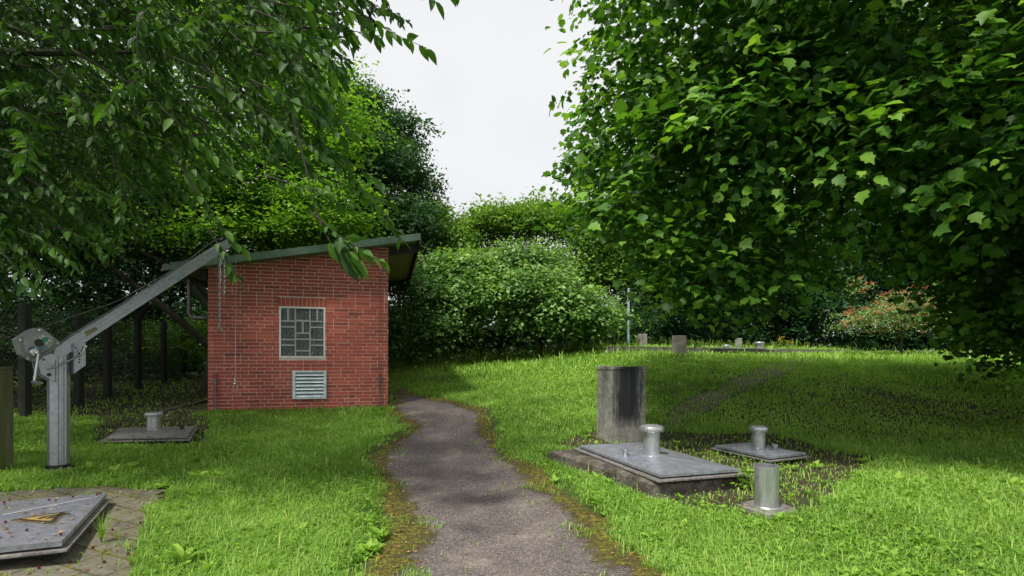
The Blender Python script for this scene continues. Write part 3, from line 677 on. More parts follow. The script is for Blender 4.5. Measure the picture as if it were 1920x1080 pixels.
# winch
wn = MB(); wn.prism(zz([(50, 275), (305, 122), (435, 122), (705, 335), (718, 372), (320, 602), (125, 500)]), -.04, .07); winch = wn.build('winch', M['alu_cast'], crane, bevel=.003)
cv = MB(); P1 = zz([(165, 330), (180, 260), (260, 200), (350, 172), (445, 172), (545, 210), (625, 275), (655, 350), (610, 400), (430, 505), (340, 560), (270, 550), (200, 470)], .05)
P2 = zz([(203, 330), (218, 265), (290, 205), (370, 182), (440, 186), (530, 220), (600, 280), (618, 350), (590, 392), (420, 482), (330, 533), (272, 518), (230, 450)], .11)
cv.hexa([(x, -.0405, z) for x, z in P1][::-1], [(x, -.085, z) for x, z in P1][::-1]); cv.hexa([(x, -.0851, z) for x, z in P1][::-1], [(x, -.105, z) for x, z in P2][::-1]); cv.build('winch_cover', M['alu_cast'], winch, bevel=.004)
def stick(name, pts, mt, y=-.1055, par=winch):
    b_ = MB(); b_.prism(zz(pts, .105), y-.0015, y); return b_.build(name, mt, par)
w1 = stick('sticker', [(405, 250), (465, 218), (590, 310), (530, 346)], M['white'])
gm = MB(); c_ = zz([(498, 284)], .108)[0]; gm.tube([(c_[0], -.1085, c_[1]), (c_[0], -.1072, c_[1])], .024, 18); gm.build('green_emblem', M['green_mark'], w1)
tm_ = MB()
for (x0_, y0_, x1_, y1_) in ((440, 245, 470, 268), (530, 325, 565, 305), (425, 240, 450, 232), (545, 335, 575, 315)):
    tm_.prism(zz([(x0_, y0_), (x1_, y0_+(y1_-y0_)*.4), (x1_, y1_), (x0_, y0_+6)], .108), -.1085, -.1072)
tm_.build('sticker_print', M['blackmark'], w1)
stick('blue_sticker', [(247, 410), (330, 374), (343, 396), (260, 434)], M['blue_mark'])
stick('rating_plate', [(373, 402), (480, 345), (545, 402), (425, 462)], M['grey_mark'])
dk = MB(); c_ = zz([(412, 330)], .105)[0]; dk.tube([(c_[0], -.108, c_[1]), (c_[0], -.104, c_[1])], .034, 20); dk.build('shaft_cap', M['black'], winch)
for x, y in ((405, 145), (657, 335), (135, 290), (245, 555)):
    bl = MB(); c_ = zz([(x, y)], .05)[0]; bl.tube([(c_[0], -.06, c_[1]), (c_[0], -.04, c_[1])], .011, 8); bl.build('bolt', M['chrome'], winch)
ck = MB(); c_ = zz([(345, 465)], .12)[0]; c2_ = zz([(410, 480)], .16)[0]; c3_ = zz([(342, 890)], .17)[0]
ck.tube([(c_[0], -.104, c_[1]), (c_[0], -.135, c_[1]), (c_[0], -.14, c_[1])], [.040, .036, .025], 20)
ck.tube([(c_[0], -.135, c_[1]), (c2_[0], -.16, c2_[1])], .018, 10)
ck.tube([(c2_[0], -.16, c2_[1]), (c2_[0]-.005, -.165, c2_[1]-.02), (c3_[0], -.17, c3_[1])], .011, 10)
crk = ck.build('crank', M['chrome'], winch)
hh_ = MB(); hh_.tube([(c3_[0], -.15, c3_[1]-.005), (c3_[0]+.005, -.255, c3_[1]-.01)], .017, 12); hh_.build('handle', M['grey_metal'], crk)
# cable (with slack), hook
cb = MB(); cab = []
for p in ((78, 615), (120, 599), (170, 582), (205, 570.5), (228, 560), (270, 537), (320, 509), (360, 482), (388, 460), (404, 450), (416, 446.2), (424, 446), (432, 449), (438, 457), (441, 468), (442, 480)):
    x, z = cw(*p); cab.append((x, 0, z))
xe, ze = cab[-1][0], cw(438, 716)[1]
cab += [(xe+.003, 0, cab[-1][2]*.75+ze*.25), (xe-.003, 0, cab[-1][2]*.4+ze*.6), (xe-.006, 0, ze)]
cb.tube(cab, .0038, 6); cb.build('cable', M['chrome'], crane)
ca = MB(); hx = xe-.006
ca.torus((hx, 0, ze-.075), .05, .006, (1, 0, 0), (0, 0, 1), 20, 6, .5, 1.25); ca.torus((hx, 0, ze-.005), .016, .004, (0, 1, 0), (0, 0, 1), 12, 6); ca.tube([(hx+.012, 0, ze-.015), (hx+.028, 0, ze-.09)], .006, 6)
ca.tube([(hx-.005, 0, ze-.0), (hx-.005, 0, ze+.05)], .008, 6)
ca.build('carabiner', M['chrome'], crane)
# chain hanging from the jib
def chain_strand(mb, x, z0, z1, y=0.0, L=.042):
    k = 0; z = z0
    while z > z1:
        ax = (1, 0, 0) if k % 2 else (0, 1, 0)
        mb.torus((x+.003*math.sin(k*1.7), y, z), L*.5, .0042, ax, (0, 0, 1), 12, 5, .5, 1.0); z -= L*.76; k += 1
ch = MB(); xa, za = cw(411, 484); xb, zb = cw(416.5, 492); z1_ = cw(408, 610)[1]
chain_strand(ch, xa-.01, za, z1_, -.02); chain_strand(ch, xb+.01, zb, cw(416, 548)[1], -.02); chain_strand(ch, xb-.018, zb+.02, cw(416, 528)[1], .012)
co = ch.build('chain', M['chrome'], loc=(CX[0], CX[1], CZ), rz=CANG, label='steel chain with a small hook hanging in strands from the jib of the davit crane', cat='chain')
sh_ = MB(); sh_.torus((xa-.01, -.02, z1_-.035), .026, .006, (1, 0, 0), (0, 0, 1), 16, 6, .6, 1.2); sh_.tube([(xa-.02, -.02, z1_-.01), (xa+.03, -.03, z1_-.06)], .009, 8); sh_.build('hook', M['chrome'], co)
ey = MB(); ex, ez = cw(412, 478); ey.torus((ex, 0, ez), .02, .006, (0, 1, 0), (0, 0, 1), 12, 6); ey.build('eye_bolt', M['chrome'], arm)

# mossy post at the left edge
mp_ = MB(); mx, my = -4.66, 4.55; mz = h1(mx, my)
mp_.hexa([(-.11, -.10, -.2), (.10, -.10, -.2), (.10, .10, -.2), (-.11, .10, -.2)], [(-.108, -.098, .93), (.097, -.098, .93), (.097, .098, .93), (-.108, .098, .93)])
mp_.box(-.112, .101, -.102, .102, .931, .957)
mp_.build('concrete_post', M['mosspost'], loc=(mx, my, mz), rz=.3, bevel=.006, label='thick square concrete post streaked with green moss, beside the crane', cat='post')

# ------------------------------------------------------------------ manhole covers
def vent_pipe(mb, c, z, r, h, capr, caph, mi=0):
    mb.lathe([(r*1.12, 0), (r*1.12, .006), (r, .01), (r, h-caph*.5)], (c[0], c[1], z), 36)
def cap_mb(c, z, r, capr, caph):
    q = MB(); q.lathe([(r+.002, -.003), (capr*.96, 0), (capr, caph*.12), (capr, caph*.55), (capr*.93, caph*.82), (capr*.6, caph*.98), (.01, caph*1.05)], (c[0], c[1], z), 40); return q
def cover(name, quad, z, thick, rise, ap, label, pipe=None, knob=None, mt='steel_lid', frame=.055, ridge=True):
    quad = [np.array(q) for q in quad]; c = sum(quad)/4; root = empty(name, (c[0], c[1], z), 0, label=label, cat='manhole cover', group='sheet metal manhole covers')
    L = [tuple(q-c) for q in quad]; ap = np.array(ap)-c
    lid = MB(); n = 4
    lid.add([(x, y, -thick) for x, y in L]+[(x, y, 0) for x, y in L], [(3, 2, 1, 0)]+[(i, (i+1) % 4, 4+(i+1) % 4, 4+i) for i in range(4)])
    # low hipped top: ridge along the long side
    e1 = np.array(L[1])-np.array(L[0]); e2 = np.array(L[2])-np.array(L[1])
    if ridge:
        long_first = np.linalg.norm(e1) > np.linalg.norm(e2); ld = e1 if long_first else e2; sh2 = np.linalg.norm(e2 if long_first else e1)/2; ll = np.linalg.norm(ld); u = ld/ll
        t = max(ll/2-sh2, .02); a_, b_ = -u*t, u*t
        V_ = [(x, y, 0) for x, y in L]+[(a_[0], a_[1], rise), (b_[0], b_[1], rise)]
        if long_first: F_ = [(0, 1, 5, 4), (1, 2, 5), (2, 3, 4, 5), (3, 0, 4)]
        else: F_ = [(1, 2, 5, 4), (2, 3, 5), (3, 0, 4, 5), (0, 1, 4)]
        lid.add(V_, F_)
    lo = lid.build('lid', M[mt], root)
    fr = MB(); k1 = 1+frame/np.linalg.norm(e1)*2; k2 = 1+frame/np.linalg.norm(e2)*2
    a1, a2 = e1/2*k1, e2/2*k2; m0 = -a1-a2; m1 = a1-a2; m2 = a1+a2; m3 = -a1+a2
    fr.hexa([(p[0], p[1], -thick-.026) for p in (m0, m1, m2, m3)], [(p[0], p[1], -thick-.014) for p in (m0, m1, m2, m3)])
    fr.build('frame', M['steel_lid_dirty'], root)
    f2 = MB(); f2.hexa([(x*.96, y*.96, -thick-.05) for x, y in L], [(x*.96, y*.96, -thick-.002) for x, y in L]); f2.build('upstand', M['blackmark'], root)
    if pipe:
        (cx_, cy_), r, h, cr, chh = pipe; lc = (cx_-c[0], cy_-c[1]); p = MB(); vent_pipe(p, lc, rise*.55, r, h, cr, chh)
        po = p.build('vent_pipe', M['steel_pipe'], root); cap_mb(lc, rise*.55+h-chh*.5, r, cr, chh).build('cap', M['steel_pipe'], po)
    if knob:
        lc = (knob[0]-c[0], knob[1]-c[1]); p = MB(); p.lathe([(.026, -.02), (.022, .024), (.034, .028), (.034, .048), (.01, .052)], (lc[0], lc[1], rise*.6), 14); p.build('lock_knob', M['steel_pipe'] if mt == 'steel_lid' else M['blackmark'], root)
    return root, c, lo
sb = MB(); nS = 26; A_, B2_, C2_ = map(np.array, (slabA, slabB, slabC)); V_ = []; rS = np.random.RandomState(2)
for i in range(nS+1):
    for j in range(nS+1):
        a_, b_ = i/nS, j/nS; p = A_+(B2_-A_)*a_+(C2_-B2_)*b_; edge = min(a_, 1-a_, b_, 1-b_)
        c0 = (A_+C2_)/2; inn = .03*max(0, float(sn(p[0], p[1], 0, 9, 51)))*(edge < .01)
        p = p+(c0-p)*inn; V_.append((p[0], p[1], .215-.022*(edge < .01)*(.6+rS.rand()*.8)-.010*(edge < .05)*rS.rand()+.003*rS.randn()))
F_ = [(i*(nS+1)+j, (i+1)*(nS+1)+j, (i+1)*(nS+1)+j+1, i*(nS+1)+j+1) for i in range(nS) for j in range(nS)]
rim = [i*(nS+1) for i in range(nS+1)]+[nS*(nS+1)+j for j in range(1, nS+1)]+[i*(nS+1)+nS for i in range(nS-1, -1, -1)]+[j for j in range(nS-1, 0, -1)]
b0_ = len(V_); V_ += [(V_[k][0], V_[k][1], -.2) for k in rim]; nr = len(rim)
F_ += [(rim[k], b0_+k, b0_+(k+1) % nr, rim[(k+1) % nr]) for k in range(nr)]
sb.add(V_, F_)
bpy_slab = sb.build('concrete_slab', M['slabconc'], label='low mossy concrete plinth with broken edges under the biggest metal manhole cover', cat='slab')
q1 = [lidp(1085, 835, .268), lidp(1238, 891, .268), lidp(1387, 880, .268)]; q1.append((q1[0][0]+q1[2][0]-q1[1][0], q1[0][1]+q1[2][1]-q1[1][1]))
cover('manhole_cover', q1, .270, .022, .05, (0, 0), 'large steel manhole cover with capped vent pipe beside the concrete block', (lidp(1222, 855, .295), .078, .27, .114, .062), lidp(1172, 853, .29))
q2 = [lidp(1340, 835, .2), lidp(1443, 857, .2), lidp(1511, 849, .2)]; q2.append((q2[0][0]+q2[2][0]-q2[1][0], q2[0][1]+q2[2][1]-q2[1][1]))
cover('manhole_cover', q2, .200, .022, .035, (0, 0), 'smaller steel manhole cover with capped vent in the shade of the big tree', (lidp(1422, 840, .22),   .073, .225, .102, .062), lidp(1453, 843, .21), frame=.035)
q3 = [lidp(199, 821, .33), lidp(351, 818, .33), lidp(364, 799, .33), lidp(224, 802, .33)]
cover('manhole_cover', q3, .33, .02, .02, (0, 0), 'dull grey brown manhole cover with a stubby capped vent left of the brick building', (lidp(288, 808, .34), .073, .215, .10, .05), lidp(341, 804, .34), mt='steel_lid_dirty', frame=.05)
c1, c2q = np.array(lidp(200, 925, .2)), np.array(lidp(116, 1014, .2)); dl = np.array([-.93, -.37]); dl /= np.linalg.norm(dl)
q4 = [c2q, c1, c1+dl*1.15, c2q+dl*1.15]
root4, cc, lid4 = cover('manhole_cover', q4, .20, .030, .035, (0, 0), 'large blue grey manhole cover with a worn yellow warning triangle at the lower left corner', mt='steel_lid', frame=.03)
def ztri(pts): return [np.array(lidp(x/5.684, 890+y/5.684, .222)) for x, y in pts]
# the warning sign lies on the near slope of the lid: follow its plane
L4 = [np.array(q)-cc for q in q4]
def ontop(p):                      # height of the pyramid lid at local p
    e1 = L4[1]-L4[0]; e2 = L4[2]-L4[1]; M_ = np.array([e1, e2]).T; s, t = np.linalg.solve(M_, p); s, t = abs(s)*2, abs(t)*2
    return .035*min(1, (1-max(s, t))*1.0+.02)
T0, T1, T2 = [p-cc for p in ztri([(90, 490), (720, 370), (575, 505)])]
def trisheet(name, k, off, mt, par, cut=None):
    g = (T0+T1+T2)/3; A, B_, C_ = [g+(p-g)*k for p in (T0, T1, T2)]; b_ = MB(); n = 10; idx = {}; V_ = []
    for i in range(n+1):
        for j in range(n+1-i):
            p = A+(B_-A)*i/n+(C_-A)*j/n; idx[(i, j)] = len(V_); V_.append((p[0], p[1], ontop(p)+off))
    F_ = []
    for i in range(n):
        for j in range(n-i):
            F_.append((idx[(i, j)], idx[(i+1, j)], idx[(i, j+1)]))
            if i+j < n-1: F_.append((idx[(i+1, j)], idx[(i+1, j+1)], idx[(i, j+1)]))
    b_.add(V_, F_); return b_.build(name, mt, par)
sgn = trisheet('warning_sign', 1.0, .004, M['yellow'], lid4); trisheet('sign_border', .93, .0055, M['blackmark'], sgn); trisheet('sign_field', .66, .007, M['yellow'], sgn)
pcg = MB(); g = (T0+T1+T2)/3
for (a_, b_, w_) in (((.02, -.0), (.10, .02), .012), ((-.03, -.02), (.02, .015), .012), ((.05, -.03), (.0, -.045), .01), ((.10, .02), (.13, -.01), .012)):
    ux = (T1-T0)/np.linalg.norm(T1-T0); uy = np.array([-ux[1], ux[0]]); p, q = g+ux*a_[0]+uy*a_[1], g+ux*b_[0]+uy*b_[1]; dd = (q-p)/np.linalg.norm(q-p); nn_ = np.array([-dd[1], dd[0]])*w_
    pcg.add([(v_[0], v_[1], ontop(v_)+.009) for v_ in (p-nn_, q-nn_, q+nn_, p+nn_)], [(0, 1, 2, 3)])
pcg.build('sign_pictogram', M['blackmark'], sgn)
# white strip along the lid's hip crease, painting light on its edge
wl_ = MB(); a_, b_ = [p-cc for p in ztri([(30, 445), (1040, 210)])]
pts = [a_+(b_-a_)*i/12 for i in range(13)]
nrm = np.array([-(b_-a_)[1], (b_-a_)[0]]); nrm = nrm/np.linalg.norm(nrm)*.004
wl_.add([(p[0]+s*nrm[0], p[1]+s*nrm[1], ontop(p)+.005) for p in pts for s in (-1, 1)], [(2*i, 2*i+2, 2*i+3, 2*i+1) for i in range(12)])
wl_.build('crease_glint', M['white'], lid4)

# open pipe on its foot plate
pq = [lidp(1380, 945, .105), lidp(1447, 972, .105), lidp(1502, 956, .105)]; pq.append((pq[0][0]+pq[2][0]-pq[1][0], pq[0][1]+pq[2][1]-pq[1][1]))
pcn = lidp(1437, 949, .11); pr_ = empty('open_pipe', (pcn[0], pcn[1], .11), 0, label='open topped galvanised pipe standing upright on a square foot plate', cat='pipe')
b_ = MB(); b_.hexa([(x-pcn[0], y-pcn[1], -.06) for x, y in pq], [(x-pcn[0], y-pcn[1], -.005) for x, y in pq]); b_.build('foot_plate', M['steel_lid_dirty'], pr_, bevel=.003)
b_ = MB(); b_.lathe([(.093, -.004), (.090, .004), (.086, .008), (.086, .312), (.081, .312), (.081, .03), (.0, .03)], n=44); b_.build('pipe', M['steel_pipe'], pr_)
for i in range(4):
    b_ = MB(); p = np.array(pq[i])*.86+np.mean(pq, axis=0)*.14-np.array(pcn); b_.lathe([(.013, 0), (.013, .012), (.006, .014)], (p[0], p[1], -.005), 8); b_.build('bolt', M['chrome'], pr_)

# concrete block behind the cover
P0 = np.array([1.28, 6.5]); ba = math.atan2(.31, .95)
blk = MB(); bz = h1(1.5, 6.7)-.05
ring = [(0, 0), (.5, 0), (.5, .38), (0, .40)]
def noisy_block(mb):
    nz = 10; nx_ = 8
    mb.hexa([(0-.012, 0, 0), (.505, 0, 0), (.505, .40, 0), (-.012, .40, 0)], [(.0, .0, .985), (.502, .0, .985), (.502, .40, .985), (.0, .40, .985)])
    mb.hexa([(-.008, -.008, .9855), (.51, -.008, .9855), (.51, .408, .9855), (-.008, .408, .9855)], [(-.004, -.004, 1.022), (.506, -.004, 1.03), (.506, .404, 1.022), (-.004, .404, 1.035)])
noisy_block(blk)
bo_ = blk.build('concrete_block', M['block'], loc=(P0[0], P0[1], bz), rz=ba, bevel=.006, label='upright weathered concrete block with black run-off stains behind the large manhole cover', cat='block')

# ------------------------------------------------------------------ raised basin edge on the hill and what stands on it
wdv = wallB-wallA; wl = np.linalg.norm(wdv); wn_ = wdv/wl; wp = np.array([-wn_[1], wn_[0]])
kw = MB(); n = 24
for i in range(n):
    a_, b_ = wallA+wdv*i/n, wallA+wdv*(i+1)/n-wn_*.006
    ja = .0
    c4 = [a_, b_, b_+wp*.22, a_+wp*.22]
    kw.hexa([(p[0], p[1], 1.0) for p in c4], [(p[0], p[1], 1.625) for p in c4], 0)
a0_ = wallA+wp*.223; a1_ = wallA+wp*4.5
sd = [wallA-wn_*.0, wallA+wn_*.2, wallA+wn_*.2+wp*5, wallA+wp*5]
kw.build('retaining_wall', M['concrete'], label='low dark concrete retaining kerb edging the raised grassy plateau', cat='wall')
ZT = 1.60
# grassy fill behind the kerb
tf = MB(); c4 = [wallA+wp*.22, wallB+wp*.22, wallB+wp*5, wallA+wp*5+wn_*.8]
tf.hexa([(p[0], p[1], .9) for p in c4], [(p[0], p[1], ZT) for p in c4]); tf.build('terrace', M['ground'], kind='structure')
def pillar(px, ytop, ybase, wpx, d, label, mt='concrete_pale', name='stone_post', dep=.16, cat='post', lean=0, group=None):
    X = (px-HX)/F*d; zt_ = EYE-(ytop-HY)/F*d; zb_ = EYE-(ybase-HY)/F*d; w = wpx/F*d/2; b_ = MB()
    b_.hexa([(-w, 0, -.2), (w, 0, -.2), (w, dep, -.2), (-w, dep, -.2)], [(-w+lean, 0, zt_-zb_), (w+lean, 0, zt_-zb_), (w+lean, dep, zt_-zb_), (-w+lean, dep, zt_-zb_)])
    b_.build(name, M[mt], loc=(X, d, zb_), rz=.25, bevel=.01, label=label, cat=cat, group=group)
pillar(1207, 626, 656, 15, 14.3, 'short pale concrete post just right of the tall pole', group='concrete posts around the raised plateau')
pillar(1277, 629, 669, 24, 12.6, 'wide grey concrete post standing against the front of the low retaining kerb', 'concrete', group='concrete posts around the raised plateau')
pillar(1388, 634, 657, 8, 15.8, 'slim pale concrete post half hidden behind hanging leaves near a vent', group='concrete posts around the raised plateau')
X = (1178-HX)/F*14.0; pm = MB(); pm.tube([(0, 0, -.3), (.012, 0, 1.65)], .034, 12); po_ = pm.build('pole', M['polepaint'], loc=(X, 14.0, 1.56), label='tall thin grey blue metal pole on the grassy rise', cat='pole')
pm = MB(); pm.lathe([(.036, 0), (.038, .03), (.01, .05)], (.012, 0, 1.65), 12); pm.build('cap', M['polepaint'], po_)
def hill_cover(px, d, label, w, dd, pipe_px, pr, ph, cr, z=1.60):
    X = (px-HX)/F*d; root = empty('manhole_cover', (X, d, z), .43, label=label, cat='manhole cover', group='sheet metal manhole covers')
    b_ = MB(); b_.hexa([(-w, -dd, 0), (w, -dd, 0), (w, dd, 0), (-w, dd, 0)], [(-w, -dd, .03), (w, -dd, .03), (w, dd, .03), (-w, dd, .03)]); b_.build('lid', M['steel_lid'], root)
    b_ = MB(); b_.box(-w*.95, w*.95, -dd*.95, dd*.95, -.1, -.001); b_.build('frame', M['concrete'], root)
    xx = (pipe_px-px)/F*d; p = MB(); p.lathe([(pr, .03), (pr, .03+ph)], (xx, -.1, 0), 20); po = p.build('vent_pipe', M['steel_pipe'], root)
    cap_mb((xx, -.1), .03+ph-.02, pr, cr, .055).build('cap', M['steel_pipe'], po)
hill_cover(1370, 15.0, 'long thin metal cover with a very short vent on the raised plateau', .95, .5, 1352, .07, .06, .11)
hill_cover(1420, 15.6, 'small plateau manhole cover with a taller capped vent pipe right of the slim post', .35, .35, 1418, .10, .19, .15, 1.585)

# ------------------------------------------------------------------ fence at the left
fe = empty('chain_link_fence', (-8, 10, 0), 0, label='dark chain link fence on concrete posts in the shade behind the crane', cat='fence')
fpts = [gp(47, 786), (-7.9, 9.3), gp(144, 757), gp(196, 740), gp(236, 735)]; fpts = [(-7.0, 6.6), (-7.45, 7.75), (-7.95, 9.3), (-8.7, 10.9), (-9.3, 12.6), (-9.9, 14.4), (-10.5, 16.2)]
mesh_ = MB()
for i, (x, y) in enumerate(fpts):
    z = h1(x, y); b_ = MB(); b_.box(x+8-.055, x+8+.055, y-10-.055, y-10+.055, z-.2, z+1.75)
    if i == 4: b_.hexa([(x+8-.06, y-10-.06, z+1.75), (x+8+.06, y-10-.06, z+1.75), (x+8+.06, y-10+.06, z+1.75), (x+8-.06, y-10+.06, z+1.75)], [(x+8+.22, y-10-.05, z+2.1), (x+8+.32, y-10-.05, z+2.1), (x+8+.32, y-10+.05, z+2.1), (x+8+.22, y-10+.05, z+2.1)])
    b_.build('fence_post', M['darkconc'], fe)
    if i < len(fpts)-1:
        x2, y2 = fpts[i+1]; L_ = math.hypot(x2-x, y2-y); k = int(L_/.12)
        z2 = h1(x2, y2)
        for j in range(k+14):
            for sgn_ in (1, -1):
                s0 = (j-14 if sgn_ > 0 else j)*.12; s1 = s0+sgn_*1.7; t0_, t1_ = 0., 1.
                a0c, a1c = min(max(s0, 0), L_), min(max(s1, 0), L_)
                if s1 == s0 or a0c == a1c: continue
                f0, f1 = (a0c-s0)/(s1-s0), (a1c-s0)/(s1-s0)
                P_ = lambda s, f: (x+8+(x2-x)*s/L_, y-10+(y2-y)*s/L_, z+(z2-z)*s/L_+.03+f*1.7)
                mesh_.tube([P_(a0c, f0), P_(a1c, f1)], .0022, 3, cap=False)
        for hgt in (.05, .9, 1.73): mesh_.tube([(x+8, y-10, z+hgt), (x2+8, y2-10, z2+hgt)], .003, 3, cap=False)
mesh_.build('wire_mesh', M['grey_metal'], fe)

# ------------------------------------------------------------------ trees
def limbs(mb, base, top, r, tips, seed=0):
    rr = random.Random(seed); B_ = Vector(base); Tp = Vector(top); pts = []
    for i in range(7):
        t = i/6; p = B_.lerp(Tp, t)+Vector((rr.uniform(-1, 1), rr.uniform(-1, 1), 0))*r*.6*(0 < i); pts.append(p)
    mb.tube(pts, [r*(1.35 if i == 0 else 1-.6*i/6) for i in range(7)], 10)
    for tp in tips:
        tp = Vector(tp); k = rr.uniform(.25, .85); s = B_.lerp(Tp, k); m_ = s.lerp(tp, .5)+Vector((rr.uniform(-.3, .3), rr.uniform(-.3, .3), .25))
        ps = [s, s.lerp(m_, .5)+Vector((0, 0, .05)), m_, m_.lerp(tp, .6), tp]; mb.tube(ps, [r*.42, r*.33, r*.24, r*.15, r*.05], 7)
        for _ in range(4):
            q = m_.lerp(tp, rr.random()); e_ = q+Vector((rr.uniform(-1, 1), rr.uniform(-1, 1), rr.uniform(-.4, .7)))*.9; mb.tube([q, q.lerp(e_, .5)+Vector((0, 0, .06)), e_], [r*.12, r*.08, r*.02], 5)

def lumps(blobs, k, seed, sc=(.34, .5)):
    r = np.random.RandomState(seed+500); out_ = []
    for b in blobs:
        kk = max(4, int(k))
        for _ in range(kk):
            d = r.randn(3); d /= np.linalg.norm(d); d[2] = abs(d[2])*1.1-.45; q = r.uniform(.55, .95); f = r.uniform(*sc)
            out_.append((b[0]+d[0]*b[3]*q, b[1]+d[1]*b[4]*q, b[2]+d[2]*b[5]*q, b[3]*f*1.15, b[4]*f, b[5]*f*.72))
    return out_
def tree(name, label, cat, base, top, r, blobs, ncl, per, twig, lsz, lm, shape='fold', seed=1, group=None, droop=.25, inner=.35, flat=.6, ntips=8, keep=None, bumpy=.2, lump=9, face=.35, tipb=.25):
    blobs0 = blobs
    if lump: blobs = lumps(blobs, lump, seed)+[tuple(b[:3])+(b[3]*.72, b[4]*.72, b[5]*.72) for b in blobs]
    root = empty(name, base, 0, label=label, cat=cat, group=group); b = np.array(base)
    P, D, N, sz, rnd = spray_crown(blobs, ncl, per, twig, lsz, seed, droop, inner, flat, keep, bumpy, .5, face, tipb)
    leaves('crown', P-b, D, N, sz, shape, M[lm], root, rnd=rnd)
    mb = MB(); rr = random.Random(seed); tips = []
    for i in range(ntips):
        q = blobs0[i % len(blobs0)]; tips.append(tuple(q[j]-b[j]+rr.uniform(-.55, .55)*q[3+j] for j in range(3)))
    limbs(mb, (0, 0, -.2), tuple(np.array(top)-b), r, tips, seed); mb.build('trunk', M['bark'], root)
    return root

def B(px, py, d, rx, ry, rz): return (*ray(px, py, d), rx, ry, rz)
# big hazel like tree on the right, large leaves
hz_b = [(4.9,6.9,4.4,3.9,3.6,3.0), (3.0,6.3,3.6,2.2,2.2,1.9), (5.5,5.2,3.2,3.0,1.8,1.7), (8.2,7.2,2.6,2.4,2.2,2.3), (2.9,5.9,5.6,1.9,1.9,2.2), (6.0,4.6,5.2,3.4,1.9,2.4), (7.6,5.8,3.6,2.2,1.9,2.2), (5.5,8.6,5.0,4.2,2.4,2.4), (8.3,7.7,1.7,1.6,1.5,1.3), (7.0,6.9,1.9,1.1,1.0,.8), (9.8,9.4,2.6,2.0,1.8,2.2), B(1270, 520, 5.9, .7, .8, .7), B(1330, 560, 6.3, .8, .7, .7), B(1420, 540, 6.0, .9, .8, .7), B(1170, 440, 5.8, .6, .8, .6), (7.0,7.6,4.5,4,3.4,2.5)]  # high rear blob added as top cover to shade the slope
def hzkeep(C):
    d = C[:, 1]; px = HX+F*C[:, 0]/d; py = HY-F*(C[:, 2]-EYE)/d
    lim = np.interp(px, [1040, 1090, 1140, 1190, 1225, 1290, 1340, 1400, 1460, 1540, 1600, 1680, 1760, 1800, 1850, 1920, 2100], [360, 410, 440, 465, 560, 600, 560, 590, 560, 520, 510, 520, 590, 690, 730, 780, 800])
    return (d > 2.9) & (px > 1076+14*np.sin(py*.035)+20*np.abs(py-330)/330) & (py < lim-12)
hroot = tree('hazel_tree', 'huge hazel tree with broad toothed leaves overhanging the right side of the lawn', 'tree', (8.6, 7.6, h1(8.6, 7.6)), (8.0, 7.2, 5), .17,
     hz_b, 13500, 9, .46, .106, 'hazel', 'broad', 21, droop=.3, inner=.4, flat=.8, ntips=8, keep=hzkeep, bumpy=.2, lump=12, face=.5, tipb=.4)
# extra stems
mb = MB()
for i in range(9):
    a_ = random.uniform(0, 6.28); e_ = (math.cos(a_)*1.5, math.sin(a_)*1.2, 3.2+random.random()); mb.tube([(math.cos(a_)*.15, math.sin(a_)*.15, -.2), (e_[0]*.35, e_[1]*.35, 1.2), e_], [.07, .05, .025], 7)
mb.build('stem', M['bark'], hroot)

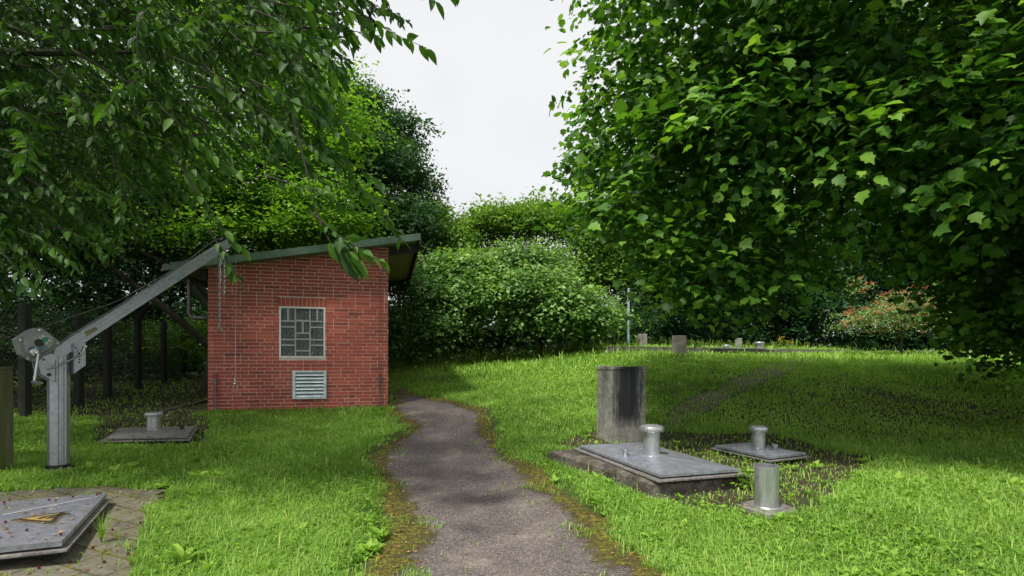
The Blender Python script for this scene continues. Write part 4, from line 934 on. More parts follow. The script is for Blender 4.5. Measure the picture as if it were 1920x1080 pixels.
# cherry tree on the left: hanging twigs
def cherry():
    r = np.random.RandomState(5); rr = random.Random(5)
    base = (-7.4, 3.4, h1(-7.4, 3.4)); root = empty('cherry_tree', base, 0, label='cherry tree with long hanging twigs of pointed leaves covering the upper left', cat='tree')
    B_ = np.array(base); tw = MB(); Ps, Ds, Ns, Ss, Rn = [], [], [], [], []
    def twig(start, dirv, L, sag, lsz=.105, step=.034, rad=.006, cl=None, thick=1.0, env=False):
        n = max(int(L/step), 4); p = np.array(start, float); d = np.array(dirv, float); d /= np.linalg.norm(d); pts = [p.copy()]; cl = r.rand() if cl is None else cl
        for i in range(n):
            d = d+np.array([r.randn()*.05, r.randn()*.05, -sag+r.randn()*.03]); d /= np.linalg.norm(d); p = p+d*step
            if env:
                qx, qy = HX+F*p[0]/p[1], HY-F*(p[2]-EYE-.07)/p[1]
                if qy > np.interp(qx, [-400, 0, 100, 200, 300, 380, 440, 500, 560, 610, 650, 680], [640, 580, 560, 500, 430, 380, 350, 330, 290, 240, 170, 60]): break
            pts.append(p.copy())
            if i < 2 or r.rand() < .1: continue
            s = 1 if i % 2 else -1; side = np.cross(d, [0, 0, 1.]); side /= max(np.linalg.norm(side), .05)
            ld = d*.6+side*s*.7+np.array([0, 0, -.5])+r.randn(3)*.3
            nn2 = np.array([0, 0, .8])+side*s*.5+r.randn(3)*.45
            Ps.append(p.copy()); Ds.append(ld); Ns.append(nn2); Ss.append(lsz*(.55+.6*r.rand())); Rn.append(min(1, .5*cl+.5*r.rand()))
        k = pts[::4]+[pts[-1]]
        if len(pts) > 5: tw.tube([tuple(q-B_) for q in k], [max(rad*thick*(1-j/len(k)), .0018) for j in range(len(k))], 5, cap=False)
        return pts
    # specific hanging branches, given as world start / end
    def branch(a, b, n, sag, lsz=.105, **k):
        a, b = np.array(a), np.array(b); L = np.linalg.norm(b-a); pts = twig(a, (b-a)+np.array([0, 0, L*sag*5]), L*1.05, sag*.4, lsz, **k)
        return pts
    # main canopy: shell of hanging twigs starting high, spread left of a diagonal front
    cnt = 0
    while cnt < 2500:
        d = rr.uniform(3.3, 8.0); px = rr.uniform(-450, 620); py = rr.uniform(-420, 560)
        lim = np.interp(px, [-500, 0, 150, 300, 400, 470, 560, 640], [620, 540, 480, 380, 300, 260, 220, 60])-rr.uniform(40, 160)
        if py > lim: continue
        
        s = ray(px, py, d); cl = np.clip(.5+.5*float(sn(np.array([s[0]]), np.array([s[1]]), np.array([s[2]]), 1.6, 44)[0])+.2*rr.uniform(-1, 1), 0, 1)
        twig(s, (rr.uniform(.2, 1.1), rr.uniform(-.6, .5), rr.uniform(-.5, .15)), rr.uniform(.45, 1.1), .022, .078+.022*rr.random(), step=.024, cl=cl*np.clip(.3+(px+100)/480, .35, 1.5), env=True); cnt += 1  # leaf tone falls towards the left, painting the deep shade there
    # picked out overhanging twigs against the sky and the house
    for (a, b, n) in (((500, -60, 3.0), (772, 108, 3.0), 1), ((540, 60, 3.1), (700, 40, 3.0), 1), ((480, 20, 2.9), (640, 110, 2.9), 1), ((560, -40, 3.2), (680, 80, 3.2), 1), ((740, -60, 2.6), (855, 15, 2.6), 1), ((755, -40, 2.7), (800, 30, 2.7), 1),
                      ((500, 80, 3.0), (650, 235, 3.0), 1), ((470, 150, 3.0), (640, 240, 3.0), 1), ((520, 190, 3.3), (770, 425, 3.3), 1), ((560, 240, 3.3), (700, 370, 3.3), 1), ((560, 100, 3.2), (610, 260, 3.2), 1),
                      ((580, 395, 2.9), (700, 530, 2.9), 1), ((500, 330, 3.1), (590, 390, 3.1), 1), ((330, 300, 3.1), (440, 480, 3.2), 1), ((390, 430, 3.2), (450, 540, 3.2), 1), ((300, 200, 3.2), (420, 330, 3.2), 1),
                      ((460, -20, 3.1), (590, 120, 3.0), 1), ((480, 60, 3.0), (640, 90, 3.0), 1), ((500, 0, 3.0), (610, 60, 3.0), 1), ((470, 100, 3.1), (600, 170, 3.1), 1), ((430, 60, 3.1), (580, 200, 3.1), 1), ((520, -60, 3.2), (600, 30, 3.2), 1), ((480, 200, 3.2), (620, 330, 3.2), 1), ((440, 180, 3.2), (560, 330, 3.2), 1), ((500, 240, 3.3), (640, 380, 3.3), 1), ((400, 20, 3.2), (540, 150, 3.2), 1), ((540, -80, 3.1), (640, 30, 3.1), 1), ((380, 120, 3.1), (540, 300, 3.1), 1), ((600, 330, 3.4), (740, 400, 3.4), 1)):
        A, B2 = ray(*a), ray(*b); twig(A, np.array(B2)-np.array(A)+np.array([0, 0, .10]), float(np.linalg.norm(np.array(B2)-np.array(A)))*1.02, .006, .10, step=.026, cl=.5, thick=1.0)
    # the long bare twig down to the leafy tip in front of the house
    tw.tube([tuple(np.array(ray(*q))-B_) for q in ((545, 200, 3.1), (570, 300, 3.05), (588, 380, 3.0), (605, 430, 2.95), (622, 458, 2.9))], [.006, .005, .0045, .004, .003], 6)
    for (q, e_) in (((618, 455), (628, 495)), ((625, 462), (640, 505)), ((632, 460), (652, 520)), ((640, 464), (668, 535)), ((648, 470), (690, 525)), ((630, 458), (665, 475)), ((655, 480), (712, 540)), ((645, 480), (680, 545)), ((622, 458), (618, 490)), ((660, 485), (690, 535))):
        A, B2 = np.array(ray(*q, 2.9)), np.array(ray(*e_, 2.88)); Ps.append(A); Ds.append(B2-A); Ns.append(np.array([.2, -.8, .5])+r.randn(3)*.25); Ss.append(float(np.linalg.norm(B2-A))*.70); Rn.append(r.rand())
    P = np.array(Ps); D = np.array(Ds); N = np.array(Ns)
    P2, D2, N2, s2, r2 = spray_crown([(-8.5, 5, 5.6, 4, 4, 1.5), (-6.5, 2.5, 6.0, 4, 2.5, 1.5), (-8, 7.5, 5.4, 3, 2, 1.6)], 2200, 8, .5, .10, 77, .3, .4, .6)  # overhead leaves out of view, added to cast shade on the left
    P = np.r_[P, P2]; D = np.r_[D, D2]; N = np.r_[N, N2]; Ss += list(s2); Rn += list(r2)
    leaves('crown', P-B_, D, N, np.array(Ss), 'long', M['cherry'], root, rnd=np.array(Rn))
    tw.build('twigs', M['twig'], root)
    tr = MB(); limbs(tr, (0, 0, -.2), (.4, .3, 3.4), .2, [(3.6, .2, 4.4), (4.2, 1.2, 3.8), (2.4, 2.6, 4.0), (4.6, -.4, 5.2), (1.0, 3.0, 3.4), (-2, 1, 4.4), (2.8, -1, 4.6), (3.9, .0, 3.3)], 4); tr.build('trunk', M['bark'], root)
    # a few cherries
    cm = MB(); idx = r.choice(len(P), 45)
    for i in idx:
        p = P[i]-B_+np.array([0, 0, -.05]); mbs = .009; cm.lathe([(.001, -mbs), (mbs*.8, -mbs*.6), (mbs, 0), (mbs*.8, mbs*.6), (.001, mbs)], tuple(p), 8)
    cm.build('cherries', M['cherry_red'], root)
cherry()

G1 = 'trees standing behind the brick building'
tree('hornbeam_tree', 'bright yellow green hornbeam spreading in flat layers just above the brick building roof', 'tree', (-6.6, 13.2, .6), (-6.2, 13.2, 6), .2,
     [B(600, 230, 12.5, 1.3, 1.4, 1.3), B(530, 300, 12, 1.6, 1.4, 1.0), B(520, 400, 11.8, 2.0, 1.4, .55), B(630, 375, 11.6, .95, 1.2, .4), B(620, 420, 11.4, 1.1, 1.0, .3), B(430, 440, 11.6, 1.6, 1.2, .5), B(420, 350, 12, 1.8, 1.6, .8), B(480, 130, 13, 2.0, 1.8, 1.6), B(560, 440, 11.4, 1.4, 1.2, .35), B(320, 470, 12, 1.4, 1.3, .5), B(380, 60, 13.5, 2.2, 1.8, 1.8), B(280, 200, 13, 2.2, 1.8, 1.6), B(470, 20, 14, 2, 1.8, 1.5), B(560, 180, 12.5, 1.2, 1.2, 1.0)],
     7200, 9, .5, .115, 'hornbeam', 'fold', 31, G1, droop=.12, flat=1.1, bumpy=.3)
tree('oak_tree', 'tall dark green oak rising behind the brick building against the white sky', 'tree', (-5.5, 19, 1.1), (-5.2, 19, 9), .35,
     [B(590, 210, 18, 2.3, 2.2, 2.2), B(700, 250, 18, 1.7, 2, 1.9), B(745, 330, 17.5, 1.2, 1.8, 1.5), B(640, 320, 17, 2.2, 2, 2.2), B(740, 420, 17, 1.5, 1.8, 1.3), B(690, 480, 17, 2, 1.6, 1.6)],
     8500, 8, .42, .14, 'oak', 'fold', 32, G1, droop=.1, flat=.5, bumpy=.3)
tree('dark_tree', 'dark leafy tree with a thick forked trunk in the shade left of the brick building', 'tree', (-7.0, 11.8, .55), (-6.9, 11.8, 4.5), .22,
     [(-9.5, 12.5, 5.2, 3.2, 2.4, 2.4), (-7.5, 12.5, 5.5, 2.8, 2, 2.2), (-11, 11, 4.2, 2.2, 2.2, 2), (-12.5, 12.5, 6.5, 3, 3, 3), (-9, 11.2, 3.6, 1.8, 1.0, .8)],
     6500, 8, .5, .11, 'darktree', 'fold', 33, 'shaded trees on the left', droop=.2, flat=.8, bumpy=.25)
tree('dark_tree', 'deep shaded tree filling the far left behind the fence', 'tree', (-11.5, 9.5, .5), (-11.2, 9.5, 5), .24,
     [(-11.2, 9.0, 4.0, 2.6, 2.2, 2.2), (-12.8, 7.5, 5.0, 2.6, 2.2, 3.2), (-10.2, 8.2, 5.6, 2.4, 2.2, 2.2), (-9.4, 7.4, 6.6, 2.4, 2.0, 2.2), (-14, 6, 3, 2.6, 3, 3)],
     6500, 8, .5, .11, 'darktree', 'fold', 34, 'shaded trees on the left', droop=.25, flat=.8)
tree('hedge_bush', 'low yellow green undergrowth lit in the gap left of the brick building', 'bush', (-9.2, 16, .7), (-9.2, 16, 2.4), .08,
     [(-9.6, 16.4, 1.6, 1.9, 1.2, 1.3), (-7.6, 16.6, 1.8, 1.6, 1, 1.5), (-11.8, 16.4, 1.5, 1.8, 1.2, 1.3)], 2600, 8, .4, .10, 'hornbeam', 'fold', 35, droop=.1, flat=.6, bumpy=.3)
tree('hedge_bush', 'dark undergrowth spreading behind the chain link fence', 'bush', (-12.5, 12, .6), (-12.5, 12, 2.0), .08,
     [(-12.3, 12, 1.3, 2.2, 1.5, 1.4), (-14.5, 10, 1.5, 2.2, 2.2, 1.7), (-11.4, 14.5, .9, 1.6, 1.5, .9), (-13, 15.5, 1.6, 2, 1.5, 1.8), (-12, 7, 1.2, 1.6, 2.2, 1.4)], 3600, 8, .4, .10, 'darktree', 'fold', 36, droop=.1, flat=.6)
tree('dark_tree', 'tall dark tree far behind the fence at the left edge', 'tree', (-15, 19, .8), (-15, 19, 9), .3,
     [(-15, 19, 7, 4.5, 3, 4.5), (-11, 20, 6.2, 3.5, 2.5, 3.2), (-19, 16, 6, 4, 4, 5), (-14.5, 18.5, 2.5, 3.5, 2, 2.2), (-8, 20.5, 5.0, 3, 2, 3), (-9.0, 21.5, 1.8, 3, 1.5, 1.8), (-18, 15, 2.0, 3, 2, 2), (-13, 18, 4, 3.5, 2, 2)], 9000, 7, .7, .20, 'darktree', 'fold', 37, 'shaded trees on the left', droop=.15)
G2 = 'trees closing the view behind the lawn'
tree('round_tree', 'mid green tree between the dark oak and the open sky', 'tree', (-2.8, 18.5, 1.1), (-2.8, 18.5, 5), .18,
     [B(810, 440, 17.5, 1.2, 1.3, 1.0), B(790, 520, 16.8, 1.3, 1.3, 1.3), B(850, 520, 17.5, 1.2, 1.2, 1.2), B(815, 400, 18.0, .6, .7, .45)], 2600, 8, .45, .14, 'midtree', 'fold', 38, G2, bumpy=.3)
tree('round_tree', 'pale grey green loose topped tree behind the big bush, centre left', 'tree', (-.4, 21, 1.3), (-.4, 21, 5.2), .2,
     [B(905, 435, 20, 1.3, 1.3, .85), B(960, 428, 20, 1.4, 1.4, 1.0), B(1010, 418, 21, 1.3, 1.4, .95), B(1045, 405, 20.5, .5, .5, .45), B(930, 405, 20.5, .5, .5, .4), B(950, 520, 20, 2.4, 1.5, 1.5), B(870, 500, 19.5, 1.2, 1.2, 1.2)], 4200, 8, .5, .15, 'midtree', 'fold', 39, G2, droop=-.1, bumpy=.55)
tree('round_tree', 'yellow green tree behind the big bush beside the hazel leaves', 'tree', (2.6, 20, 1.4), (2.6, 20, 5.2), .2,
     [B(1075, 425, 19.5, 1.4, 1.4, 1.0), B(1140, 470, 19, 1.6, 1.4, 1.4), B(1060, 520, 19, 1.8, 1.4, 1.2), B(1200, 520, 19, 1.8, 1.4, 1.6)], 3800, 8, .5, .15, 'midtree', 'fold', 40, G2, droop=-.1, bumpy=.55)
tree('large_bush', 'broad rounded grey green bush with layered leaves behind the lawn', 'bush', (.9, 16, 1.35), (.9, 16, 3.4), .12,
     [B(900, 560, 14.8, 1.6, 1.3, 1.35), B(990, 560, 14.4, 1.5, 1.2, 1.15), B(1060, 585, 14.2, 1.35, 1.1, .95), B(860, 510, 15.2, 1.2, 1.2, .75), B(960, 500, 15.6, 1.5, 1.2, .8), B(1100, 600, 14.6, .95, 1.0, .7), B(830, 600, 14.6, 1.1, 1, 1.0)],
     5200, 9, .5, .14, 'bush', 'fold', 41, droop=.22, flat=.8, bumpy=.6, inner=.25, lump=12)
tree('shrub', 'tall shrub with yellow tipped leaves beside the right corner of the brick building', 'bush', (-3.0, 14.9, 1.0), (-3.0, 14.9, 2.8), .08,
     [B(770, 540, 13.8, .8, .9, .65), B(760, 600, 13.5, .85, .9, .85), B(800, 620, 13.7, .7, .8, .75), B(745, 650, 13.4, .7, .8, .5)], 2200, 8, .35, .075, 'elder', 'fold', 42, bumpy=.3)
tree('shrub', 'low dark shrub mass under the skirts of the big bush', 'bush', (-1.0, 16.2, 1.2), (-1.0, 16.2, 2.4), .08,
     [B(800, 650, 15.3, 1.6, .8, .55), B(900, 640, 15.8, 2.0, .8, .7), B(1020, 630, 16.0, 2.2, .8, .7), B(1120, 620, 16.5, 1.8, .8, .9), B(1180, 600, 17, 1.6, .8, 1.1)], 2800, 8, .35, .09, 'darktree', 'fold', 43, bumpy=.2)
G3 = 'dark trees behind the raised plateau'
for i, (px, d, lab) in enumerate(((1240, 19.5, 'dark tree behind the pale post and the tall pole'), (1370, 21, 'dark blue green tree behind the capped vents on the plateau'), (1520, 21, 'dark tree with ragged low branches left of the berry tree'), (1700, 22, 'dark tree behind the orange berried tree'), (1870, 20, 'dark tree at the right behind the hazel stems'), (1310, 24, 'farther dark tree behind the wide grey post'), (1455, 24, 'farther dark tree above the yellow ragwort'), (1620, 25, 'farther dark tree at the left end of the berry tree'), (1790, 25, 'farther dark tree beyond the right end of the berry tree'))):
    x, y, _ = ray(px, 600, d); tree('dark_tree', lab, 'tree', (x, y, 1.5), (x, y, 5.5), .2,
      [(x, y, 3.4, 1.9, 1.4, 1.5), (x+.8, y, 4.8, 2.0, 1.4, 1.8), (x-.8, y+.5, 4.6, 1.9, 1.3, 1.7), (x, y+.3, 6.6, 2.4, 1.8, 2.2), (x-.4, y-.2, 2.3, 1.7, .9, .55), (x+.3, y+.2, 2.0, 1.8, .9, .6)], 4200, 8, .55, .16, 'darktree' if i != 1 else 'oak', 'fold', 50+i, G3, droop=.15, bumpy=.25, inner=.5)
# distant belt of woodland so no bare horizon shows
def woodland():
    r = np.random.RandomState(9); blobs = []
    for k in range(30):
        a = -78+156*k/45; dd = 31+r.rand()*5; x = dd*math.sin(math.radians(a)); y = dd*math.cos(math.radians(a))
        hgt = 1.3 if -8 < a < 12 else 2.4
        blobs.append((x, y, 1.2+hgt*.7, 2.8, 2.0, hgt)); blobs.append((x, y-1, 1.2, 2.8, 1.2, 1.1))
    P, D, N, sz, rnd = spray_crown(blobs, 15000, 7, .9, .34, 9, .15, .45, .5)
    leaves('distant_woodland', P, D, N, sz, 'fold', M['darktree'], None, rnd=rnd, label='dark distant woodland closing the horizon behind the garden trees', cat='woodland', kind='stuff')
woodland()

# rowan with orange berries
rb = [B(1640, 600, 14.0, 1.0, .7, .48), B(1710, 590, 13.8, 1.2, .7, .55), B(1770, 600, 13.8, .8, .7, .5), B(1610, 535, 13.9, .25, .3, .38), B(1600, 610, 13.9, .5, .4, .3), B(1700, 560, 14.2, .8, .6, .35)]
rx, ry = 10.9, 14.2
rw = tree('rowan_tree', 'small rowan tree hung with orange berry clusters on the grassy rise', 'tree', (rx, ry, h1(rx, ry)), (rx, ry, 2.6), .06, rb, 1100, 9, .22, .06, 'rowanleaf', 'fold', 61, droop=.3, bumpy=.2)
P, D, N, sz, rnd = spray_crown(rb, 190, 1, .1, .05, 62, inner=.05, bump=.2); bb = MB(); rr = random.Random(3)
for p in P:
    for _ in range(14):
        q = (p[0]-rx+rr.gauss(0, .045), p[1]-ry-.05+rr.gauss(0, .045), p[2]-h1(rx, ry)+rr.gauss(0, .018)); s = .012
        bb.add([(q[0]+s, q[1], q[2]), (q[0]-s, q[1], q[2]), (q[0], q[1]+s, q[2]), (q[0], q[1]-s, q[2]), (q[0], q[1], q[2]+s), (q[0], q[1], q[2]-s)], [(0, 2, 4), (2, 1, 4), (1, 3, 4), (3, 0, 4), (2, 0, 5), (1, 2, 5), (3, 1, 5), (0, 3, 5)], 0, .5)
bb.build('berries', M['berry_orange'], rw)

# ------------------------------------------------------------------ grass
def free_of_things(x, y, grow=0.0):
    ok = ~inpoly(x, y, [BL-UD*.03-WD*.03, BRt+UD*.03-WD*.03, BRt+UD*.03+WD*BD, BL-UD*.03+WD*BD])
    for q in (q1, q2, q3, q4, [slabA, slabB, slabC, slabD], pq):
        c = np.mean(q, axis=0); ok &= ~inpoly(x, y, [c+(np.array(p)-c)*1.08 for p in q])
    ok &= np.hypot(x-CX[0], y-CX[1]) > .13
    ok &= ~inpoly(x, y, [(1.25, 6.5), (1.76, 6.66), (1.64, 7.03), (1.14, 6.88)])
    return ok
def grass():
    r = np.random.RandomState(11)
    N = 1150000; d = 1.7*np.exp(r.rand(N)*math.log(19/1.7)); xx = (r.rand(N)*2-1)*(d*1.05+.8)
    # density falls with distance
    x, y = xx, d
    pd = path_dist(x, y); nz = sn(x, y, 0, 3.2, 13)*.17+sn(x, y, 0, 16, 14)*.08
    dens = np.clip((pd+nz+.0)/.13, 0, 1); dens = np.maximum(dens, .10*(pd > -.34)*(sn(x, y, 0, 8, 69) > .35)); dens = np.maximum(dens, .004*(pd > -.6))
    sh = shade_mask(x, y); dens *= 1-.93*np.clip(sh*1.3, 0, 1)
    inp = inpoly(x+.07*sn(x, y, 0, 7, 65)+.05*sn(x, y, 0, 23, 66)+.05, y+.07*sn(x, y, 0, 7, 67)+.05*sn(x, y, 0, 23, 68)+.03, pave_poly); dens *= np.where(inp, .006+.12*(sn(x, y, 0, 9, 15) > .85), 1)
    ins = inpoly(x, y, strip_poly); dens *= np.where(ins, .35+.3*(sn(x, y, 0, 6, 16) > .2), 1)
    side = (y-wallA[1])*wn_[0]-(x-wallA[0])*wn_[1]; onterr = (side > .24) & ((x-wallA[0])*wn_[0]+(y-wallA[1])*wn_[1] > 0.1) & (side < 4.8) & ((x-wallA[0])*wn_[0]+(y-wallA[1])*wn_[1] < wl)
    onwall = (side > -.02) & (side <= .24) & (x > wallA[0]) & (x < wallB[0]); dens *= ~onwall
    dens *= free_of_things(x, y); dens *= .80+.2*sn(x, y, 0, 3.5, 17)
    dens *= y < 18.5
    ok = r.rand(N) < dens; x, y = x[ok], y[ok]; onterr = onterr[ok]; sh = sh[ok]; pd = pd[ok]; n = len(x)
    z = np.where(onterr, ZT, H(x, y)); crest = (y > 12) 
    Ln = (.038+.045*r.rand(n))*(1+.25*sn(x, y, 0, 2.2, 18))*np.where(pd < .25, .8, 1)
    Ln *= np.where(crest, 1.35+1.3*(r.rand(n) < .12), 1)*(1-.35*sh)
    Ln *= 1+1.0*(r.rand(n) < .03)
    wid = .0026*np.maximum(1, y/3.6)*(1+.5*r.rand(n))
    az = r.rand(n)*6.28; tl = .25+.75*r.rand(n)
    dx, dy = np.cos(az)*tl, np.sin(az)*tl; sx, sy = -np.sin(az), np.cos(az)
    b0 = np.c_[x-sx*wid, y-sy*wid, z-.006]; b1 = np.c_[x+sx*wid, y+sy*wid, z-.006]
    m0 = np.c_[x+dx*Ln*.38-sx*wid*.8, y+dy*Ln*.38-sy*wid*.8, z+Ln*.62]; m1 = np.c_[x+dx*Ln*.38+sx*wid*.8, y+dy*Ln*.38+sy*wid*.8, z+Ln*.62]
    tp = np.c_[x+dx*Ln*.95, y+dy*Ln*.95, z+Ln*(.98-.35*tl)]
    V = np.stack([b0, b1, m1, m0, tp], 1).reshape(-1, 3)
    base = np.arange(n)*5; loops = np.stack([base, base+1, base+2, base+3, base+3, base+2, base+4], 1).ravel()
    tot = np.tile([4, 3], n); st = np.concatenate([[0], np.cumsum(tot)[:-1]])
    rnd = np.clip(.38+.22*sn(x, y, 0, 1.3, 19)+.35*(r.rand(n)-.5)+.12*sn(x, y, 0, 6, 20), 0, 1)
    rnd[r.rand(n) < .06] = 1.0
    npmesh('grass', V, loops, st, tot, np.repeat(rnd, 5), M['grass'], label='short bright green grass covering the lawn and the grassy rise', cat='grass', kind='stuff')
    print('blades', n)
grass()
def cover_leaves():
    r = np.random.RandomState(12); N = 150000; d = 1.7*np.exp(r.rand(N)*math.log(13/1.7)); x = (r.rand(N)*2-1)*(d*1.05+.8); y = d
    pd = path_dist(x, y); dens = np.clip((pd+.05*sn(x, y, 0, 9, 3))/.1, 0, 1)*np.clip(.30+.8*sn(x, y, 0, 2.6, 22)+.4*sn(x, y, 0, 9, 23)+.3*(x > .5)*(y < 5), 0.03, 1)
    dens *= 1-.7*shade_mask(x, y); dens *= free_of_things(x, y)*~inpoly(x, y, pave_poly)
    ok = r.rand(N) < dens; x, y = x[ok], y[ok]; n = len(x); z = H(x, y)+.015+.05*r.rand(n)
    az = r.rand(n)*6.28; D = np.c_[np.cos(az), np.sin(az), r.rand(n)*.8-.1]; Nn = np.c_[r.randn(n)*.35, r.randn(n)*.35, np.ones(n)]
    leaves('clover', np.c_[x, y, z], D, Nn, .016+.028*r.rand(n)**2*np.ones(n), 'fold', M['clover'], None, label='small round leaved clover and low weeds growing through the lawn', cat='ground cover', kind='stuff')
cover_leaves()
def lawn_weeds():
    r = np.random.RandomState(33); N = 4600; d = 2.0*np.exp(r.rand(N)*math.log(12/2.0)); x = (r.rand(N)*2-1)*(d*1.05+.6); y = d
    ok = (path_dist(x, y) > .04) & free_of_things(x, y) & ~inpoly(x, y, pave_poly) & (r.rand(N) < np.clip(.35+.6*sn(x, y, 0, 1.8, 41)+.25*((x > 0) & (y < 5)), .03, 1)*(1-.75*shade_mask(x, y)))
    x, y = x[ok], y[ok]; n = len(x); k = 7; z = H(x, y)+.012; az = (np.arange(n*k)*2*PI/k+np.repeat(r.rand(n)*6.28, k)+r.randn(n*k)*.25); el = .35+.7*r.rand(n*k)
    P_ = np.repeat(np.c_[x, y, z], k, axis=0); D_ = np.c_[np.cos(az)*np.cos(el), np.sin(az)*np.cos(el), np.sin(el)]; N_ = np.c_[-np.cos(az)*np.sin(el), -np.sin(az)*np.sin(el), np.cos(el)]+r.randn(n*k, 3)*.2
    sz = np.repeat(.038+.07*r.rand(n)**2, k)*(.6+.5*r.rand(n*k))
    leaves('lawn_weeds', P_, D_, N_, sz, 'long', M['weed'], None, rnd=np.clip(np.repeat(r.rand(n), k)*.7+.3*r.rand(n*k), 0, 1), label='small broad leaved rosettes growing all through the lawn', cat='weeds', kind='stuff')
lawn_weeds()
def tall_stems():
    r = np.random.RandomState(14); mbs = MB(); P = []; D = []; Nn = []; S_ = []
    for i in range(1500):
        x = r.uniform(-3.4, 16); y = 14.3+.12*x+r.randn()*.7 if x < 2.6 else 15.2+.45*(x-2.6)+r.rand()*2.2
        if x < 2.6: y = np.interp(x, [-3.4, 0, 2.6], [13.6, 14.3, 13.8])+r.rand()*1.0
        zz_ = (ZT if x > 2.8 else h1(x, y)); L = r.uniform(.16, .42); az = r.rand()*6.28; tx, ty = math.cos(az)*L*.25, math.sin(az)*L*.25
        mbs.tube([(x, y, zz_-.02), (x+tx*.4, y+ty*.4, zz_+L*.6), (x+tx, y+ty, zz_+L)], [.004, .003, .0022], 3, col=.4+.6*r.rand(), cap=False)
        for j in range(5):
            P.append((x+tx*(.75+.06*j), y+ty*(.75+.06*j), zz_+L*(.78+.05*j))); D.append((r.randn()*.4, r.randn()*.4, 1)); Nn.append(r.randn(3)); S_.append(.035)
    mbs.build('tall_grass', M['longgrass'], label='tall seeding grass stems along the crest below the dark bushes', cat='grass', kind='stuff')
    leaves('grass_seed_heads', np.array(P), np.array(D), np.array(Nn), np.array(S_), 'fold', M['longgrass'], None, label='pale seed heads of the tall crest grass', cat='grass', kind='stuff')
tall_stems()

# flowering ragwort on the crest
def ragwort(px, py, d, h, label, seed):
    r = random.Random(seed); x, y, _ = ray(px, py, d); z = ZT if px > 1180 else h1(x, y); root = empty('ragwort', (x, y, z), 0, label=label, cat='flower', group='yellow ragwort on the crest'); st = MB(); fl = MB()
    for i in range(4):
        tx, ty = r.uniform(-.22, .22), r.uniform(-.1, .1); hh = h*r.uniform(.75, 1.1); st.tube([(tx*.2, 0, -.03), (tx*.6, ty*.6, hh*.6), (tx, ty, hh)], .006, 5)
        for j in range(10):
            fx, fy, fz = tx+r.gauss(0, .05), ty+r.gauss(0, .04), hh+r.gauss(0, .03); s = .014
            fl.add([(fx+s*math.cos(a), fy+s*math.sin(a), fz+.004*(a % 2)) for a in [k*1.047 for k in range(6)]]+[(fx, fy, fz+.01)], [(k, (k+1) % 6, 6) for k in range(6)])
    st.build('stem', M['longgrass'], root); fl.build('flower_heads', M['ragwort'], root)
ragwort(893, 690, 14.2, .42, 'yellow flowered ragwort clump at the foot of the big bush', 1)
ragwort(962, 680, 14.4, .36, 'small ragwort with few yellow heads right of the larger clump below the bush', 4)
ragwort(1455, 660, 16.3, .40, 'yellow ragwort just right of the plateau vent', 2)
ragwort(1478, 660, 16.6, .30, 'short yellow ragwort farthest right on the plateau', 3)

# broad leaved weeds
def weed(px, py, n, L, w, label, seed, up=.6, kindname='dandelion'):
    r = random.Random(seed); x, y = gp(px, py); z = h1(x, y); b_ = MB()
    for i in range(n):
        az = 6.283*i/n+r.uniform(-.35, .35); l = L*r.uniform(.65, 1.1); e0_ = up*r.uniform(.6, 1.3); vs_, k = [], 7; col = r.random()
        px_, pz_ = 0.01, 0.0; ang = e0_+.5
        for j in range(k):
            t = j/(k-1); ww_ = w*math.sin(PI*min(.06+t*.94, .985))**.7*(.35+.65*t)*(1+.12*math.sin(j*9.)) if t < 1 else .002
            cx_, sx_ = math.cos(az), math.sin(az)
            for s in (-1, 0, 1): vs_.append((cx_*px_-sx_*s*ww_, sx_*px_+cx_*s*ww_, pz_+(.012 if s else 0)*(1 if t < 1 else 0)*w/.02*.5))
            px_ += l/(k-1)*math.cos(ang); pz_ += l/(k-1)*math.sin(ang); ang -= .28*r.uniform(.7, 1.3)
        fs = []
        for j in range(k-1):
            for s in range(2): fs.append((j*3+s, j*3+s+1, j*3+s+4, j*3+s+3))
        b_.add(vs_, fs, 0, col, True)
    b_.build(kindname, M['weed'], loc=(x, y, z+.012), label=label, cat='weed', group='broad leaved weeds in the lawn')
W_ = [(345, 1068, 7, .17, .026, 'large broad leaved weed at the bottom edge beside the paving', .95), (508, 945, 7, .15, .02, 'weed rosette in the middle of the left lawn', .3), (320, 1000, 5, .11, .02, 'small weed with upright leaf at the edge of the paving', .8),
      (468, 880, 6, .13, .016, 'weed rosette on the left lawn behind the middle one', .4), (100, 905, 6, .16, .014, 'long leaved weed right behind the yellow signed cover', .5), (30, 912, 6, .17, .02, 'weed between mossy post and the signed manhole cover', .4),
      (345, 850, 8, .14, .016, 'weed tuft just in front of the left vent cover', .5), (1650, 915, 6, .13, .024, 'broad leaved weed on the right lawn right of the open pipe', .7), (1130, 935, 6, .13, .018, 'weed at the path edge in front of the concrete plinth', .5),
      (1225, 1020, 6, .12, .02, 'weed in the lower lawn below the open pipe at its left', .5), (1390, 1040, 7, .11, .02, 'weed at the lower middle of the right lawn', .6), (1580, 1010, 7, .12, .02, 'weed in the lower right lawn', .6), (1840, 930, 6, .12, .02, 'weed near the right edge', .5),
      (1010, 850, 7, .14, .016, 'yellow green weed clump between path and manhole plinth', .5), (735, 770, 7, .14, .016, 'pale weed at the right corner of the brick building', .6), (1300, 700, 6, .2, .02, 'weed on the rise behind the concrete block', .5),
      (1330, 960, 6, .11, .016, 'weed left of the pipe foot plate', .7), (1470, 985, 5, .10, .016, 'weed right in front of the pipe foot plate', .7), (900, 975, 4, .0, .01, '', 0), (1700, 1000, 6, .11, .018, 'weed right of centre in the lower right lawn', .6), (560, 800, 7, .13, .014, 'weed in the lawn in front of the brick building', .5)]
for i, w_ in enumerate(W_):
    if w_[5]: weed(w_[0], w_[1], w_[2], w_[3], w_[4], w_[5], 70+i, w_[6])
